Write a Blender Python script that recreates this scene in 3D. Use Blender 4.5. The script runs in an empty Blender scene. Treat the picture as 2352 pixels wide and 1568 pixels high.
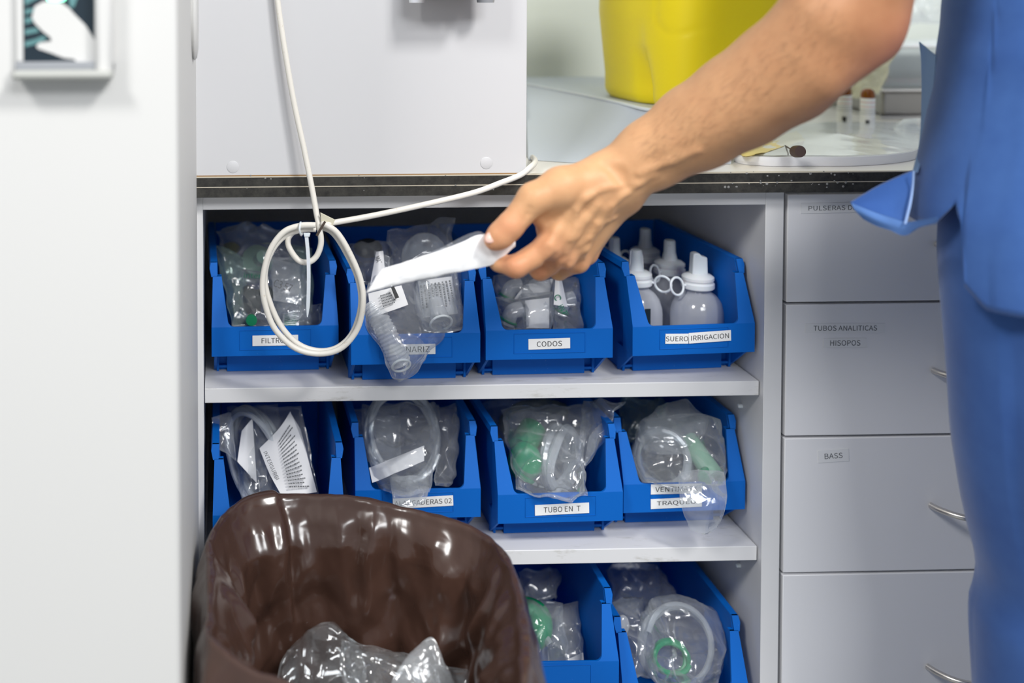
import bpy, math, random
import numpy as np
from mathutils import Vector, Matrix, noise as mnoise

sc = bpy.context.scene
COL = sc.collection
R = math.radians

# ------------------------------------------------------------------ camera
F_PX, CX, CY = 2520.0, 570.05, 28.79
YAW, PITCH, ROLL = 0.02685, 0.03338, -0.003687
CAM = Vector((0.0, -1.2, 1.12))


def cam_dir(v):                       # v = (right, forward, up) in camera terms -> world
    x, f, u = v
    c, s = math.cos(ROLL), math.sin(ROLL)
    x, u = c * x - s * u, s * x + c * u
    c, s = math.cos(PITCH), math.sin(PITCH)
    f, u = c * f + s * u, c * u - s * f
    c, s = math.cos(YAW), math.sin(YAW)
    return Vector((c * x + s * f, c * f - s * x, u))


cd = bpy.data.cameras.new('camera')
cam = bpy.data.objects.new('camera', cd)
COL.objects.link(cam)
sc.camera = cam
right, up, fwd = cam_dir((1, 0, 0)), cam_dir((0, 0, 1)), cam_dir((0, 1, 0))
mw = Matrix((right, up, -fwd)).transposed().to_4x4()
mw.translation = CAM
cam.matrix_world = mw
cd.sensor_width = 36
cd.lens = F_PX / 2352 * 36
cd.shift_x = (1176 - CX) / 2352
cd.shift_y = -(784 - CY) / 2352
cd.clip_start = 0.05
cd.dof.use_dof = True
cd.dof.focus_distance = 1.19
cd.dof.aperture_fstop = 2.3

# ------------------------------------------------------------------ world, lights, exposure
w = bpy.data.worlds.new('world')
sc.world = w
w.use_nodes = True
bg = w.node_tree.nodes['Background']
bg.inputs[0].default_value = (0.86, 0.92, 1.0, 1)
bg.inputs[1].default_value = 0.34


def area(name, loc, target, size, power, col):
    ld = bpy.data.lights.new(name, 'AREA')
    ld.shape = 'RECTANGLE'
    ld.size, ld.size_y = size
    ld.energy = power
    ld.color = col
    o = bpy.data.objects.new(name, ld)
    COL.objects.link(o)
    o.location = loc
    o.rotation_euler = (Vector(target) - Vector(loc)).to_track_quat('-Z', 'Y').to_euler()
    return o


area('ceiling_or_fill_light', (1.1, -1.7, 2.65), (0.6, 0.0, 0.7), (0.4, 0.4), 36, (1.0, 0.985, 0.96))
area('ceiling_or_fill_light', (-1.2, -1.7, 2.65), (0.3, 0.0, 0.6), (0.5, 0.5), 28, (1.0, 0.99, 0.97))
area('ceiling_or_fill_light', (0.8, -2.9, 2.65), (0.4, 0.0, 0.6), (1.2, 0.6), 38, (0.97, 0.985, 1.0))  # fill lamp added behind the camera to brighten the front faces

sc.view_settings.view_transform = 'Standard'
sc.view_settings.look = 'None'
sc.view_settings.gamma = 1.0
sc.view_settings.exposure = 0.2
sc.cycles.transparent_max_bounces = 32
sc.cycles.max_bounces = 10
sc.cycles.sample_clamp_indirect = 6.0


def ray(px, py):
    return cam_dir(((px - CX) / F_PX, 1.0, -(py - CY) / F_PX))


def at(px, py, Y):                    # point seen at photo pixel, on the vertical plane y = Y
    d = ray(px, py)
    return CAM + d * ((Y - CAM.y) / d.y)


def atz(px, py, z):                   # the same on the horizontal plane at height z
    d = ray(px, py)
    return CAM + d * ((z - CAM.z) / d.z)


# ------------------------------------------------------------------ object helpers
MATW = {}


def rootempty(name, loc, label, cat, group=None, rotz=0.0, kind=None):
    o = bpy.data.objects.new(name, None)
    COL.objects.link(o)
    o.empty_display_size = 0.02
    o.location = loc
    o.rotation_euler = (0, 0, rotz)
    MATW[o] = Matrix.Translation(Vector(loc)) @ Matrix.Rotation(rotz, 4, 'Z')
    tag(o, label, cat, group, kind)
    return o


def tag(o, label=None, cat=None, group=None, kind=None):
    if label: o['label'] = label
    if cat: o['category'] = cat
    if group: o['group'] = group
    if kind: o['kind'] = kind
    return o


class MB:
    def __init__(s):
        s.v, s.f = [], []

    def add(s, vs, fs, M=None):
        n = len(s.v)
        s.v += [tuple((M @ Vector(v)) if M else v) for v in vs]
        s.f += [tuple(i + n for i in f) for f in fs]
        return s

    def box(s, x0, x1, y0, y1, z0, z1, M=None):
        vs = [(x, y, z) for z in (z0, z1) for y in (y0, y1) for x in (x0, x1)]
        return s.add(vs, [(0, 2, 3, 1), (4, 5, 7, 6), (0, 1, 5, 4), (2, 6, 7, 3), (0, 4, 6, 2), (1, 3, 7, 5)], M)

    def prism(s, pts, vec, M=None):
        n = len(pts)
        pts = [Vector(p) for p in pts]
        vec = Vector(vec)
        nrm = Vector((0, 0, 0))
        for i in range(n):
            nrm += pts[i].cross(pts[(i + 1) % n])
        if nrm.dot(vec) > 0:
            pts = pts[::-1]
        vs = pts + [p + vec for p in pts]
        fs = [tuple(range(n)), tuple(range(2 * n - 1, n - 1, -1))]
        fs += [((i + 1) % n, i, i + n, (i + 1) % n + n) for i in range(n)]
        return s.add(vs, fs, M)

    def tube(s, path, r, n=12, closed=False, caps=True, M=None):
        P = [Vector(p) for p in path]
        m = len(P)
        rs = r if hasattr(r, '__len__') else [r] * m
        T = []
        for i in range(m):
            a = P[(i - 1) % m] if (closed or i > 0) else P[0]
            b = P[(i + 1) % m] if (closed or i < m - 1) else P[-1]
            t = (b - a)
            T.append(t.normalized() if t.length > 1e-9 else Vector((0, 0, 1)))
        u = T[0].orthogonal().normalized()
        vs, fs = [], []
        for i in range(m):
            if i:
                q = T[i - 1].rotation_difference(T[i])
                u = q @ u
            u = (u - T[i] * u.dot(T[i])).normalized()
            w_ = T[i].cross(u)
            for k in range(n):
                a = 2 * math.pi * k / n
                vs.append(P[i] + (u * math.cos(a) + w_ * math.sin(a)) * rs[i])
        for i in range(m if closed else m - 1):
            j = (i + 1) % m
            for k in range(n):
                l = (k + 1) % n
                fs.append((i * n + k, i * n + l, j * n + l, j * n + k))
        if caps and not closed:
            fs.append(tuple(range(n - 1, -1, -1)))
            fs.append(tuple(range((m - 1) * n, m * n)))
        return s.add(vs, fs, M)

    def lathe(s, prof, n=24, M=None, caps=True):
        vs, fs = [], []
        for r, z in prof:
            for k in range(n):
                a = 2 * math.pi * k / n
                vs.append((r * math.cos(a), r * math.sin(a), z))
        m = len(prof)
        for i in range(m - 1):
            for k in range(n):
                l = (k + 1) % n
                fs.append((i * n + k, i * n + l, (i + 1) * n + l, (i + 1) * n + k))
        if caps:
            fs.append(tuple(range(n - 1, -1, -1)))
            fs.append(tuple(range((m - 1) * n, m * n)))
        return s.add(vs, fs, M)

    def ball(s, c, r, n=14, M=None):
        sx, sy, sz = r if hasattr(r, '__len__') else (r, r, r)
        prof = [(math.sin(math.pi * i / 10), -math.cos(math.pi * i / 10)) for i in range(11)]
        prof[0] = (1e-4, -1); prof[-1] = (1e-4, 1)
        L = Matrix.Translation(Vector(c)) @ Matrix.Diagonal((sx, sy, sz, 1))
        return s.lathe(prof, n, (M @ L) if M else L)

    def torus(s, c, Rr, r, axis=(0, 0, 1), n=28, k=10, M=None):
        q = Vector((0, 0, 1)).rotation_difference(Vector(axis))
        path = [Vector(c) + q @ Vector((Rr * math.cos(2 * math.pi * i / n), Rr * math.sin(2 * math.pi * i / n), 0)) for i in range(n)]
        return s.tube(path, r, k, closed=True, M=M)

    def build(s, name, mat, parent=None, world=True, smooth=True, bevel=0, origin=None, solid=0, sub=0, ang=40):
        vs = s.v
        me = bpy.data.meshes.new(name)
        o = bpy.data.objects.new(name, me)
        if parent is not None:
            if world:
                inv = MATW[parent].inverted()
                vs = [inv @ Vector(v) for v in vs]
            MATW[o] = MATW[parent]
            o.parent = parent
        elif origin is not None:
            org = Vector(origin)
            vs = [Vector(v) - org for v in vs]
            o.location = org
            MATW[o] = Matrix.Translation(org)
        else:
            MATW[o] = Matrix.Identity(4)
        me.from_pydata([tuple(v) for v in vs], [], s.f)
        me.update()
        me.materials.append(mat)
        COL.objects.link(o)
        if smooth:
            me.polygons.foreach_set('use_smooth', [True] * len(me.polygons))
            if ang < 180:
                me.set_sharp_from_angle(angle=R(ang))
        if solid:
            m = o.modifiers.new('solid', 'SOLIDIFY'); m.thickness = solid; m.offset = 0
        if sub:
            m = o.modifiers.new('sub', 'SUBSURF'); m.levels = sub; m.render_levels = sub
        if bevel:
            m = o.modifiers.new('bevel', 'BEVEL'); m.width = bevel; m.segments = 2; m.limit_method = 'ANGLE'
            m.angle_limit = R(40)
        return o


def spline(pts, n=12, closed=False):
    P = [Vector(p) for p in pts]
    m = len(P)
    out = []
    for i in range(m if closed else m - 1):
        if closed:
            a, b, c, d = P[(i - 1) % m], P[i], P[(i + 1) % m], P[(i + 2) % m]
        else:
            a, b, c, d = P[max(i - 1, 0)], P[i], P[i + 1], P[min(i + 2, m - 1)]
        for k in range(n):
            t = k / n
            out.append(0.5 * ((2 * b) + (c - a) * t + (2 * a - 5 * b + 4 * c - d) * t * t + (3 * b - a - 3 * c + d) * t ** 3))
    if not closed:
        out.append(P[-1])
    return out


def grid_surface(rows, nu, nv):       # Catmull-Rom resampled control grid -> nv x nu points
    cols = [spline(r, 8) for r in rows]
    m = len(cols[0])
    cc = [spline([c[i] for c in cols], 8) for i in range(m)]
    L = len(cc[0])
    G = []
    for j in range(nv):
        b = j / (nv - 1) * (L - 1); j0 = min(int(b), L - 2); fb = b - j0
        row = []
        for i in range(nu):
            a = i / (nu - 1) * (m - 1); i0 = min(int(a), m - 2); fa = a - i0
            p = (cc[i0][j0] * (1 - fa) + cc[i0 + 1][j0] * fa) * (1 - fb) + (cc[i0][j0 + 1] * (1 - fa) + cc[i0 + 1][j0 + 1] * fa) * fb
            row.append(p)
        G.append(row)
    return G


# ------------------------------------------------------------------ materials
def principled(name, col, rough=0.5, metal=0.0, spec=0.5, **kw):
    m = bpy.data.materials.new(name)
    m.use_nodes = True
    b = m.node_tree.nodes['Principled BSDF']
    b.inputs['Base Color'].default_value = (*col, 1)
    b.inputs['Roughness'].default_value = rough
    b.inputs['Metallic'].default_value = metal
    b.inputs['Specular IOR Level'].default_value = spec
    for k, v in kw.items():
        b.inputs[k.replace('_', ' ')].default_value = v
    return m


def srgb(r, g, b):
    f = lambda c: ((c / 255 + 0.055) / 1.055) ** 2.4 if c > 10 else c / 255 / 12.92
    return (f(r), f(g), f(b))


def nodes(m):
    return m.node_tree.nodes, m.node_tree.links, m.node_tree.nodes['Principled BSDF']


def noise_node(m, scale, detail=4, rough=0.6, dist=0.0, stretch=None):
    n, l, b = nodes(m)
    tc = n.new('ShaderNodeTexCoord')
    t = n.new('ShaderNodeTexNoise')
    t.inputs['Scale'].default_value = scale
    t.inputs['Detail'].default_value = detail
    t.inputs['Roughness'].default_value = rough
    t.inputs['Distortion'].default_value = dist
    if stretch:
        mp = n.new('ShaderNodeMapping'); mp.inputs['Scale'].default_value = stretch
        l.new(tc.outputs['Object'], mp.inputs[0]); l.new(mp.outputs[0], t.inputs['Vector'])
    else:
        l.new(tc.outputs['Object'], t.inputs['Vector'])
    return t


def add_bump(m, t, strength, dist):
    n, l, b = nodes(m)
    bp = n.new('ShaderNodeBump')
    bp.inputs['Strength'].default_value = strength
    bp.inputs['Distance'].default_value = dist
    l.new(t.outputs['Fac'], bp.inputs['Height'])
    l.new(bp.outputs[0], b.inputs['Normal'])


def mix_by(m, t, colA, colB, lo, hi):
    n, l, b = nodes(m)
    r = n.new('ShaderNodeValToRGB')
    r.color_ramp.elements[0].position = lo; r.color_ramp.elements[0].color = (*colA, 1)
    r.color_ramp.elements[1].position = hi; r.color_ramp.elements[1].color = (*colB, 1)
    l.new(t.outputs['Fac'], r.inputs[0])
    l.new(r.outputs[0], b.inputs['Base Color'])
    return r


M_white = principled('white_laminate', (0.72, 0.72, 0.73), 0.38)
t = noise_node(M_white, 9, 5); mix_by(M_white, t, (0.70, 0.70, 0.71), (0.74, 0.74, 0.745), 0.35, 0.7)
M_shelf = principled('shelf_laminate', (0.7, 0.7, 0.72), 0.42)
t = noise_node(M_shelf, 60, 6, 0.7, stretch=(0.25, 1, 1)); mix_by(M_shelf, t, (0.5, 0.49, 0.46), (0.72, 0.72, 0.73), 0.28, 0.42)
M_box = principled('box_white', (0.62, 0.62, 0.635), 0.45)
M_drawer = principled('drawer_laminate', (0.84, 0.84, 0.86), 0.42)
M_paint = principled('wall_paint', (0.68, 0.675, 0.66), 0.6)
t = noise_node(M_paint, 300, 3); add_bump(M_paint, t, 0.05, 0.0005)
M_greenwall = principled('wall_tile', srgb(222, 228, 220), 0.4)
M_plinth = principled('plinth_plastic', srgb(198, 206, 216), 0.4)
M_yellow = principled('yellow_plastic', srgb(250, 226, 20), 0.38, Subsurface_Weight=0.05)
M_black = principled('black_edge', srgb(40, 39, 36), 0.5)
t = noise_node(M_black, 90, 8, 0.75); mix_by(M_black, t, srgb(28, 27, 25), srgb(74, 72, 66), 0.35, 0.85)
M_blackline = principled('edge_line', srgb(205, 196, 178), 0.5)
M_brown = principled('glue_line', srgb(150, 115, 70), 0.7)
M_top = principled('worktop_laminate', srgb(240, 236, 230), 0.3)
M_floor = principled('floor_vinyl', srgb(150, 152, 150), 0.5)
M_steel = principled('steel', (0.72, 0.69, 0.65), 0.28, 1.0)
M_bsteel = principled('brushed_steel', (0.62, 0.61, 0.6), 0.32, 1.0)
M_grey = principled('grey_plastic', srgb(150, 153, 158), 0.45)
M_darkgap = principled('dark_gap', srgb(30, 36, 34), 0.8)
M_label = principled('label_paper', srgb(240, 240, 240), 0.5)
M_taped = principled('taped_paper', (0.815, 0.82, 0.83), 0.3)
M_ink = principled('ink', srgb(45, 45, 48), 0.6)
M_inkgrey = principled('ink_grey', srgb(95, 98, 102), 0.6)
M_inkgreen = principled('ink_green', srgb(20, 130, 95), 0.5)
M_paper = principled('white_paper', srgb(238, 238, 240), 0.55)
M_cable = principled('cable_sheath', srgb(228, 224, 214), 0.42)
t = noise_node(M_cable, 120, 6, 0.7); mix_by(M_cable, t, srgb(186, 160, 130), srgb(229, 225, 216), 0.24, 0.36)
M_tie = principled('nylon_tie', srgb(232, 234, 238), 0.35, Subsurface_Weight=0.2)
M_twist = principled('twist_tie', srgb(70, 58, 50), 0.5)
M_amber = principled('amber_glass', srgb(150, 84, 20), 0.08, Transmission_Weight=0.35)
M_capwhite = principled('cap_plastic', (0.80, 0.81, 0.84), 0.4, Subsurface_Weight=0.15)
M_green = principled('green_plastic', srgb(10, 140, 92), 0.35)
M_ltgreen = principled('pale_green_plastic', srgb(150, 196, 168), 0.4)
M_teal = principled('teal_print', srgb(95, 140, 142), 0.5)
M_navy = principled('navy_print', srgb(30, 44, 54), 0.4)
M_brownrub = principled('brown_stopper', srgb(80, 62, 56), 0.6)
M_red = principled('red_plastic', srgb(200, 90, 90), 0.5)
M_nail = principled('nail', srgb(232, 190, 176), 0.3)

# bin plastic: blue with white scuffs and specks
M_blue = principled('bin_blue', srgb(0, 97, 188), 0.55, spec=0.22)
n_, l_, b_ = nodes(M_blue)
t1 = noise_node(M_blue, 420, 2, 0.5)
t2 = noise_node(M_blue, 22, 3, 0.5)
t3 = noise_node(M_blue, 60, 5, 0.7)
r1 = n_.new('ShaderNodeValToRGB'); r1.color_ramp.elements[0].position = 0.73; r1.color_ramp.elements[1].position = 0.78
r2 = n_.new('ShaderNodeValToRGB'); r2.color_ramp.elements[0].position = 0.45; r2.color_ramp.elements[1].position = 0.65
r3 = n_.new('ShaderNodeValToRGB'); r3.color_ramp.elements[0].position = 0.72; r3.color_ramp.elements[1].position = 0.80
mu = n_.new('ShaderNodeMath'); mu.operation = 'MULTIPLY'
mx = n_.new('ShaderNodeMath'); mx.operation = 'MAXIMUM'
l_.new(t1.outputs['Fac'], r1.inputs[0]); l_.new(t2.outputs['Fac'], r2.inputs[0]); l_.new(t3.outputs['Fac'], r3.inputs[0])
l_.new(r1.outputs[0], mu.inputs[0]); l_.new(r2.outputs[0], mu.inputs[1])
l_.new(mu.outputs[0], mx.inputs[0]); l_.new(r3.outputs[0], mx.inputs[1])
mc = n_.new('ShaderNodeMixRGB')
mc.inputs[1].default_value = (*srgb(0, 97, 188), 1); mc.inputs[2].default_value = (*srgb(150, 190, 235), 1)
l_.new(mx.outputs[0], mc.inputs[0]); l_.new(mc.outputs[0], b_.inputs['Base Color'])

# scrubs fabric
M_scrub = principled('scrub_fabric', srgb(56, 94, 160), 0.85, spec=0.2, Sheen_Weight=0.25)
t = noise_node(M_scrub, 14, 4); mix_by(M_scrub, t, srgb(52, 89, 154), srgb(64, 103, 168), 0.35, 0.7)
n_, l_, b_ = nodes(M_scrub)
tb = noise_node(M_scrub, 1500, 2); add_bump(M_scrub, tb, 0.35, 0.0006)
M_scrubin = principled('scrub_inside', srgb(120, 150, 196), 0.85, spec=0.2)

# skin with reddish knuckles held in a colour attribute
M_skin = principled('skin', srgb(214, 160, 124), 0.5, spec=0.35, Subsurface_Weight=0.12)
M_skin.node_tree.nodes['Principled BSDF'].inputs['Subsurface Radius'].default_value = (0.008, 0.003, 0.0015)
n_, l_, b_ = nodes(M_skin)
b_.inputs['Subsurface Scale'].default_value = 1.0
va = n_.new('ShaderNodeVertexColor'); va.layer_name = 'tone'
tn = noise_node(M_skin, 45, 5, 0.6)
mr = n_.new('ShaderNodeMixRGB'); mr.blend_type = 'MULTIPLY'; mr.inputs[0].default_value = 0.35
rr = n_.new('ShaderNodeValToRGB'); rr.color_ramp.elements[0].color = (0.72, 0.6, 0.55, 1); rr.color_ramp.elements[0].position = 0.3
rr.color_ramp.elements[1].position = 0.6
l_.new(tn.outputs['Fac'], rr.inputs[0]); l_.new(va.outputs[0], mr.inputs[1]); l_.new(rr.outputs[0], mr.inputs[2])
l_.new(mr.outputs[0], b_.inputs['Base Color'])
tb = noise_node(M_skin, 600, 4, 0.6); add_bump(M_skin, tb, 0.25, 0.0006)
M_hair = principled('arm_hair', srgb(60, 38, 25), 0.6)


def film(name, haze=0.14, tint=(0.95, 0.96, 0.97), body=(0.8, 0.83, 0.86), gloss=0.5, rough=0.12, bump=0.5, bscale=60, edge=0.36):
    m = bpy.data.materials.new(name)
    m.use_nodes = True
    n, l = m.node_tree.nodes, m.node_tree.links
    n.clear()
    out = n.new('ShaderNodeOutputMaterial')
    tr = n.new('ShaderNodeBsdfTransparent'); tr.inputs[0].default_value = (*tint, 1)
    df = n.new('ShaderNodeBsdfDiffuse'); df.inputs[0].default_value = (*body, 1)
    gl = n.new('ShaderNodeBsdfGlossy'); gl.inputs['Roughness'].default_value = rough
    gl.inputs[0].default_value = (1, 1, 1, 1)
    lw = n.new('ShaderNodeLayerWeight'); lw.inputs[0].default_value = 0.25
    tc = n.new('ShaderNodeTexCoord')
    nz = n.new('ShaderNodeTexVoronoi'); nz.inputs['Scale'].default_value = bscale; nz.feature = 'F1'
    l.new(tc.outputs['Object'], nz.inputs['Vector'])
    bp = n.new('ShaderNodeBump'); bp.inputs['Strength'].default_value = bump; bp.inputs['Distance'].default_value = 0.004
    l.new(nz.outputs['Distance'], bp.inputs['Height'])
    for x in (gl, lw):
        l.new(bp.outputs[0], x.inputs['Normal'])
    m1 = n.new('ShaderNodeMixShader')
    ad = n.new('ShaderNodeMath'); ad.operation = 'MULTIPLY_ADD'
    ad.inputs[1].default_value = edge; ad.inputs[2].default_value = haze
    l.new(lw.outputs['Facing'], ad.inputs[0])
    l.new(ad.outputs[0], m1.inputs[0]); l.new(tr.outputs[0], m1.inputs[1]); l.new(df.outputs[0], m1.inputs[2])
    m2 = n.new('ShaderNodeMixShader')
    mg = n.new('ShaderNodeMath'); mg.operation = 'MULTIPLY_ADD'
    mg.inputs[1].default_value = gloss; mg.inputs[2].default_value = 0.05
    l.new(lw.outputs['Fresnel'], mg.inputs[0])
    l.new(mg.outputs[0], m2.inputs[0]); l.new(m1.outputs[0], m2.inputs[1]); l.new(gl.outputs[0], m2.inputs[2])
    l.new(m2.outputs[0], out.inputs['Surface'])
    return m


M_film = film('clear_film', 0.07)
M_filmhazy = film('hazy_film', 0.14)
M_filmgreen = film('green_film', 0.10, (0.88, 0.97, 0.93), (0.7, 0.85, 0.78))
M_clear = film('clear_plastic', 0.10, (0.93, 0.95, 0.97), (0.8, 0.83, 0.88), 0.8, 0.08, 0.05)
M_tube = film('clear_tubing', 0.30, (0.9, 0.93, 0.95), (0.85, 0.88, 0.92), 0.9, 0.1, 0.05)
M_corr = film('corrugated_plastic', 0.42, (0.93, 0.95, 0.97), (0.82, 0.84, 0.88), 0.6, 0.2, 0.05)
M_bottle = film('bottle_plastic', 0.40, (0.93, 0.94, 0.97), (0.72, 0.75, 0.82), 0.35, 0.12, 0.0)

# brown bin liner
M_liner = principled('brown_liner', srgb(72, 51, 43), 0.20, spec=0.8)
t = noise_node(M_liner, 16, 3, 0.5, 0.6); add_bump(M_liner, t, 0.35, 0.008)


# ------------------------------------------------------------------ text
UIFONT = None
try:                                   # Blender's own interface font, closer to the printed letters
    import os
    UIFONT = bpy.data.fonts.load(os.path.join(bpy.utils.resource_path('LOCAL'), 'datafiles', 'fonts', 'Noto Sans CJK Regular.woff2'))
except Exception:
    UIFONT = None


def text_geo(body, height, width=None, extrude=0.0001):
    cu = bpy.data.curves.new('t', 'FONT')
    if UIFONT: cu.font = UIFONT
    cu.body = body; cu.size = 1; cu.extrude = 0.0
    cu.align_x = 'CENTER'
    cu.resolution_u = 3
    o = bpy.data.objects.new('t', cu)
    COL.objects.link(o)
    bpy.context.view_layer.update()
    me = o.evaluated_get(bpy.context.evaluated_depsgraph_get()).to_mesh()
    vs = [v.co.copy() for v in me.vertices]
    fs = [tuple(p.vertices) for p in me.polygons]
    bpy.data.objects.remove(o)
    bpy.data.curves.remove(cu)
    x0, x1 = min(v.x for v in vs), max(v.x for v in vs)
    y0, y1 = min(v.y for v in vs), max(v.y for v in vs)
    sy = height / (y1 - y0)
    sx = (width / (x1 - x0)) if width else sy
    return [((v.x - (x0 + x1) / 2) * sx, 0.0, (v.y - (y0 + y1) / 2) * sy) for v in vs], fs


# ------------------------------------------------------------------ the room
def struct(name, mb, mat, **kw):
    o = mb.build(name, mat, **kw)
    o['kind'] = 'structure'
    return o


X_L, X_R = -0.0185, 0.609             # inside faces of the open unit at its left and right
Z_TOP = 0.903
struct('floor', MB().box(-2.5, 3.2, -3.5, 0.6, -0.05, 0.0), M_floor, smooth=False)
struct('wall_back', MB().box(-2.5, 3.2, 0.575, 0.66, 0.0, 2.7), M_greenwall, smooth=False)

# partition on the left, nearer than the cabinets
a0 = at(412, 800, -0.34); b0 = at(453, 800, -0.03)
pw = MB()
pw.prism([(-1.0, -0.34, 0), (a0.x - 0.002, -0.34, 0), (a0.x, -0.338, 0), (b0.x, -0.05, 0), (b0.x, 0.57, 0), (-1.0, 0.57, 0)], (0, 0, 2.4))
struct('wall_left', pw, M_paint, bevel=0.0015)
# rounded bumper on the end of the partition
bm_ = MB()
bc = at(452, 30, -0.06)
prof = [(0.0001, 0.0), (0.030, 0.0), (0.036, 0.0015), (0.038, 0.005), (0.036, 0.008), (0.030, 0.0095), (0.0001, 0.0098)]
bm_.lathe(prof, 36, Matrix.Translation((b0.x - 0.0035, -0.10, at(452, 30, -0.1).z)) @ Matrix.Rotation(R(90), 4, 'Y') @ Matrix.Diagonal((1.25, 1, 0.8, 1)))
tag(bm_.build('wall_bumper', M_paint, origin=(b0.x, -0.10, 1.1)), 'white rounded bumper fixed on the end of the white partition', 'bumper')

# ------------------------------------------------------------------ shelf unit
unit = rootempty('shelf_unit', (0.30, 0.0, 0.0), 'white open shelf unit under the black-edged worktop holding blue bins', 'shelf unit')
MB().box(-0.042, X_L, 0.0, 0.56, 0.06, 0.88).build('side_panel', M_white, unit, bevel=0.0006)
MB().box(X_R, 0.6295, 0.0, 0.56, 0.06, 0.88).build('side_panel', M_white, unit, bevel=0.0006)
MB().box(X_L, X_R, 0.0, 0.018, at(467, 482, 0).z, 0.88).build('top_rail', M_white, unit, bevel=0.0005)
MB().box(X_L, X_R, 0.545, 0.56, 0.1, 0.88).build('back_panel', M_white, unit)
Z1, Z2, Z3 = 0.661, 0.4715, 0.250
for z in (Z1, Z2, Z3):
    MB().box(X_L + 0.001, X_R - 0.0012, 0.008, 0.545, z - 0.0165, z).build('shelf', M_shelf, unit, bevel=0.0008)
for z in (Z1, Z2, Z3):                 # shelf pins on the right wall
    pb = MB()
    pb.lathe([(0.0025, 0), (0.0025, 0.004), (0.0015, 0.005)], 10, Matrix.Translation((X_R, 0.05, z - 0.045)) @ Matrix.Rotation(R(-90), 4, 'Y'))
    pb.build('shelf_pin', M_capwhite, unit)
MB().box(-0.03, 0.62, 0.05, 0.07, 0.0, 0.06).build('toe_kick', M_white, unit)

# ------------------------------------------------------------------ drawers
du = rootempty('drawer_unit', (0.9, 0.0, 0.0), 'white drawer unit beside the shelf unit, behind the person in blue', 'drawers')
XD0, XD1 = at(1806, 600, 0).x, 1.13
MB().box(0.6305, 1.15, 0.02, 0.56, 0.06, 0.878).build('carcass', M_darkgap, du)
MB().box(1.13, 1.15, 0.0, 0.02, 0.06, 0.878).build('side_panel', M_white, du)
gaps = [0.874, at(1810, 697, 0).z, at(1806, 1004, 0).z, at(1800, 1318, 0).z, at(1800, 1640, 0).z, 0.07]
drawers = []
for i in range(5):
    zt, zb = gaps[i] - (0.0015 if i else 0), gaps[i + 1] + 0.0015
    dr = MB().box(XD0 + 0.0008, XD1 - 0.001, 0.0, 0.019, zb, zt).build('drawer', M_drawer, du, bevel=0.0009)
    drawers.append(dr)


def handle(px, py, parent):
    p = at(px, py, -0.001)
    L, dep = 0.135, 0.033
    path = [(0, 0, 0), (0.004, -0.009, -0.0005), (0.014, -0.022, -0.001), (0.028, -0.0305, -0.001), (0.045, -dep, -0.001),
            (L - 0.045, -dep, -0.001), (L - 0.028, -0.0305, -0.001), (L - 0.014, -0.022, -0.001), (L - 0.004, -0.009, 0), (L, 0, 0)]
    path = spline([p + Vector(q) for q in path], 6)
    MB().tube(path, 0.0034, 12).build('handle', M_steel, parent)


handle(2150, 560, drawers[0])
handle(2143, 850, drawers[1])
handle(2137, 1160, drawers[2])
handle(2130, 1530, drawers[3])


def sticker(txt, px, py, Y, wpx, hpx, tw, th, parent, ink, paper=M_label, tilt=0.0, name='label_strip'):
    """strip of paper with writing on a vertical face, placed by its photo centre"""
    c = at(px, py, Y)
    k = (Y - CAM.y) / F_PX
    T = Matrix.Translation(c) @ Matrix.Rotation(tilt, 4, 'Y')
    s = MB().box(-wpx * k / 2, wpx * k / 2, -0.0004, 0.0, -hpx * k / 2, hpx * k / 2, T).build(name, paper, parent)
    vs, fs = text_geo(txt, th * k, tw * k)
    MB().add([(v[0], -0.0006, v[2]) for v in vs], fs, T).build('lettering', ink, s, smooth=False)
    return s


sticker('PULSERAS DE', 1912, 477, -0.0002, 150, 24, 115, 11, drawers[0], M_inkgrey, M_taped, R(-0.5))
sticker('TUBOS ANALITICAS', 1941, 753, -0.0002, 190, 22, 152, 12, drawers[1], M_inkgrey, M_taped, R(0.5))
sticker('HISOPOS', 1941, 787, -0.0002, 104, 22, 72, 13, drawers[1], M_inkgrey, M_taped, R(0.3))
sticker('BASS', 1914, 1046, -0.0002, 74, 30, 43, 13, drawers[2], M_inkgrey, M_taped, R(-3))

# ------------------------------------------------------------------ worktop
wt = rootempty('worktop', (0.6, 0.0, Z_TOP), 'pale worktop with a black double edge running across the picture', 'worktop')
ZB0 = 0.8805
MB().box(-0.045, 1.6, -0.016, 0.575, ZB0 + 0.001, Z_TOP).build('board', M_top, wt, bevel=0.0004)
zm = (Z_TOP + ZB0) / 2
MB().box(-0.045, 1.6, -0.02, -0.016, zm + 0.0006, Z_TOP - 0.001).build('edge_band', M_black, wt)
MB().box(-0.045, 1.6, -0.02, -0.016, ZB0, zm - 0.0006).build('edge_band', M_black, wt)
MB().box(-0.045, 1.6, -0.0196, -0.016, zm - 0.0006, zm + 0.0006).build('seam_line', M_blackline, wt)
MB().box(-0.045, 1.6, -0.0198, -0.016, Z_TOP - 0.001, Z_TOP + 0.0002).build('seam_line', M_blackline, wt)
random.seed(4)
sp = MB()
for i in range(46):
    px = random.uniform(1660, 1960) if i < 34 else random.uniform(480, 1200)
    py = random.choice([random.uniform(393, 404), random.uniform(414, 430), random.uniform(414, 430)])
    c = at(px, py - (0 if px > 1200 else -9), -0.0202)
    r = random.uniform(0.0004, 0.0016)
    sp.ball(c, (r, 0.0003, r * random.uniform(0.6, 1.1)), 8)
tag(sp.build('chipped_spots', principled('chip', srgb(130, 130, 128), 0.7), wt), kind='stuff')

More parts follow.
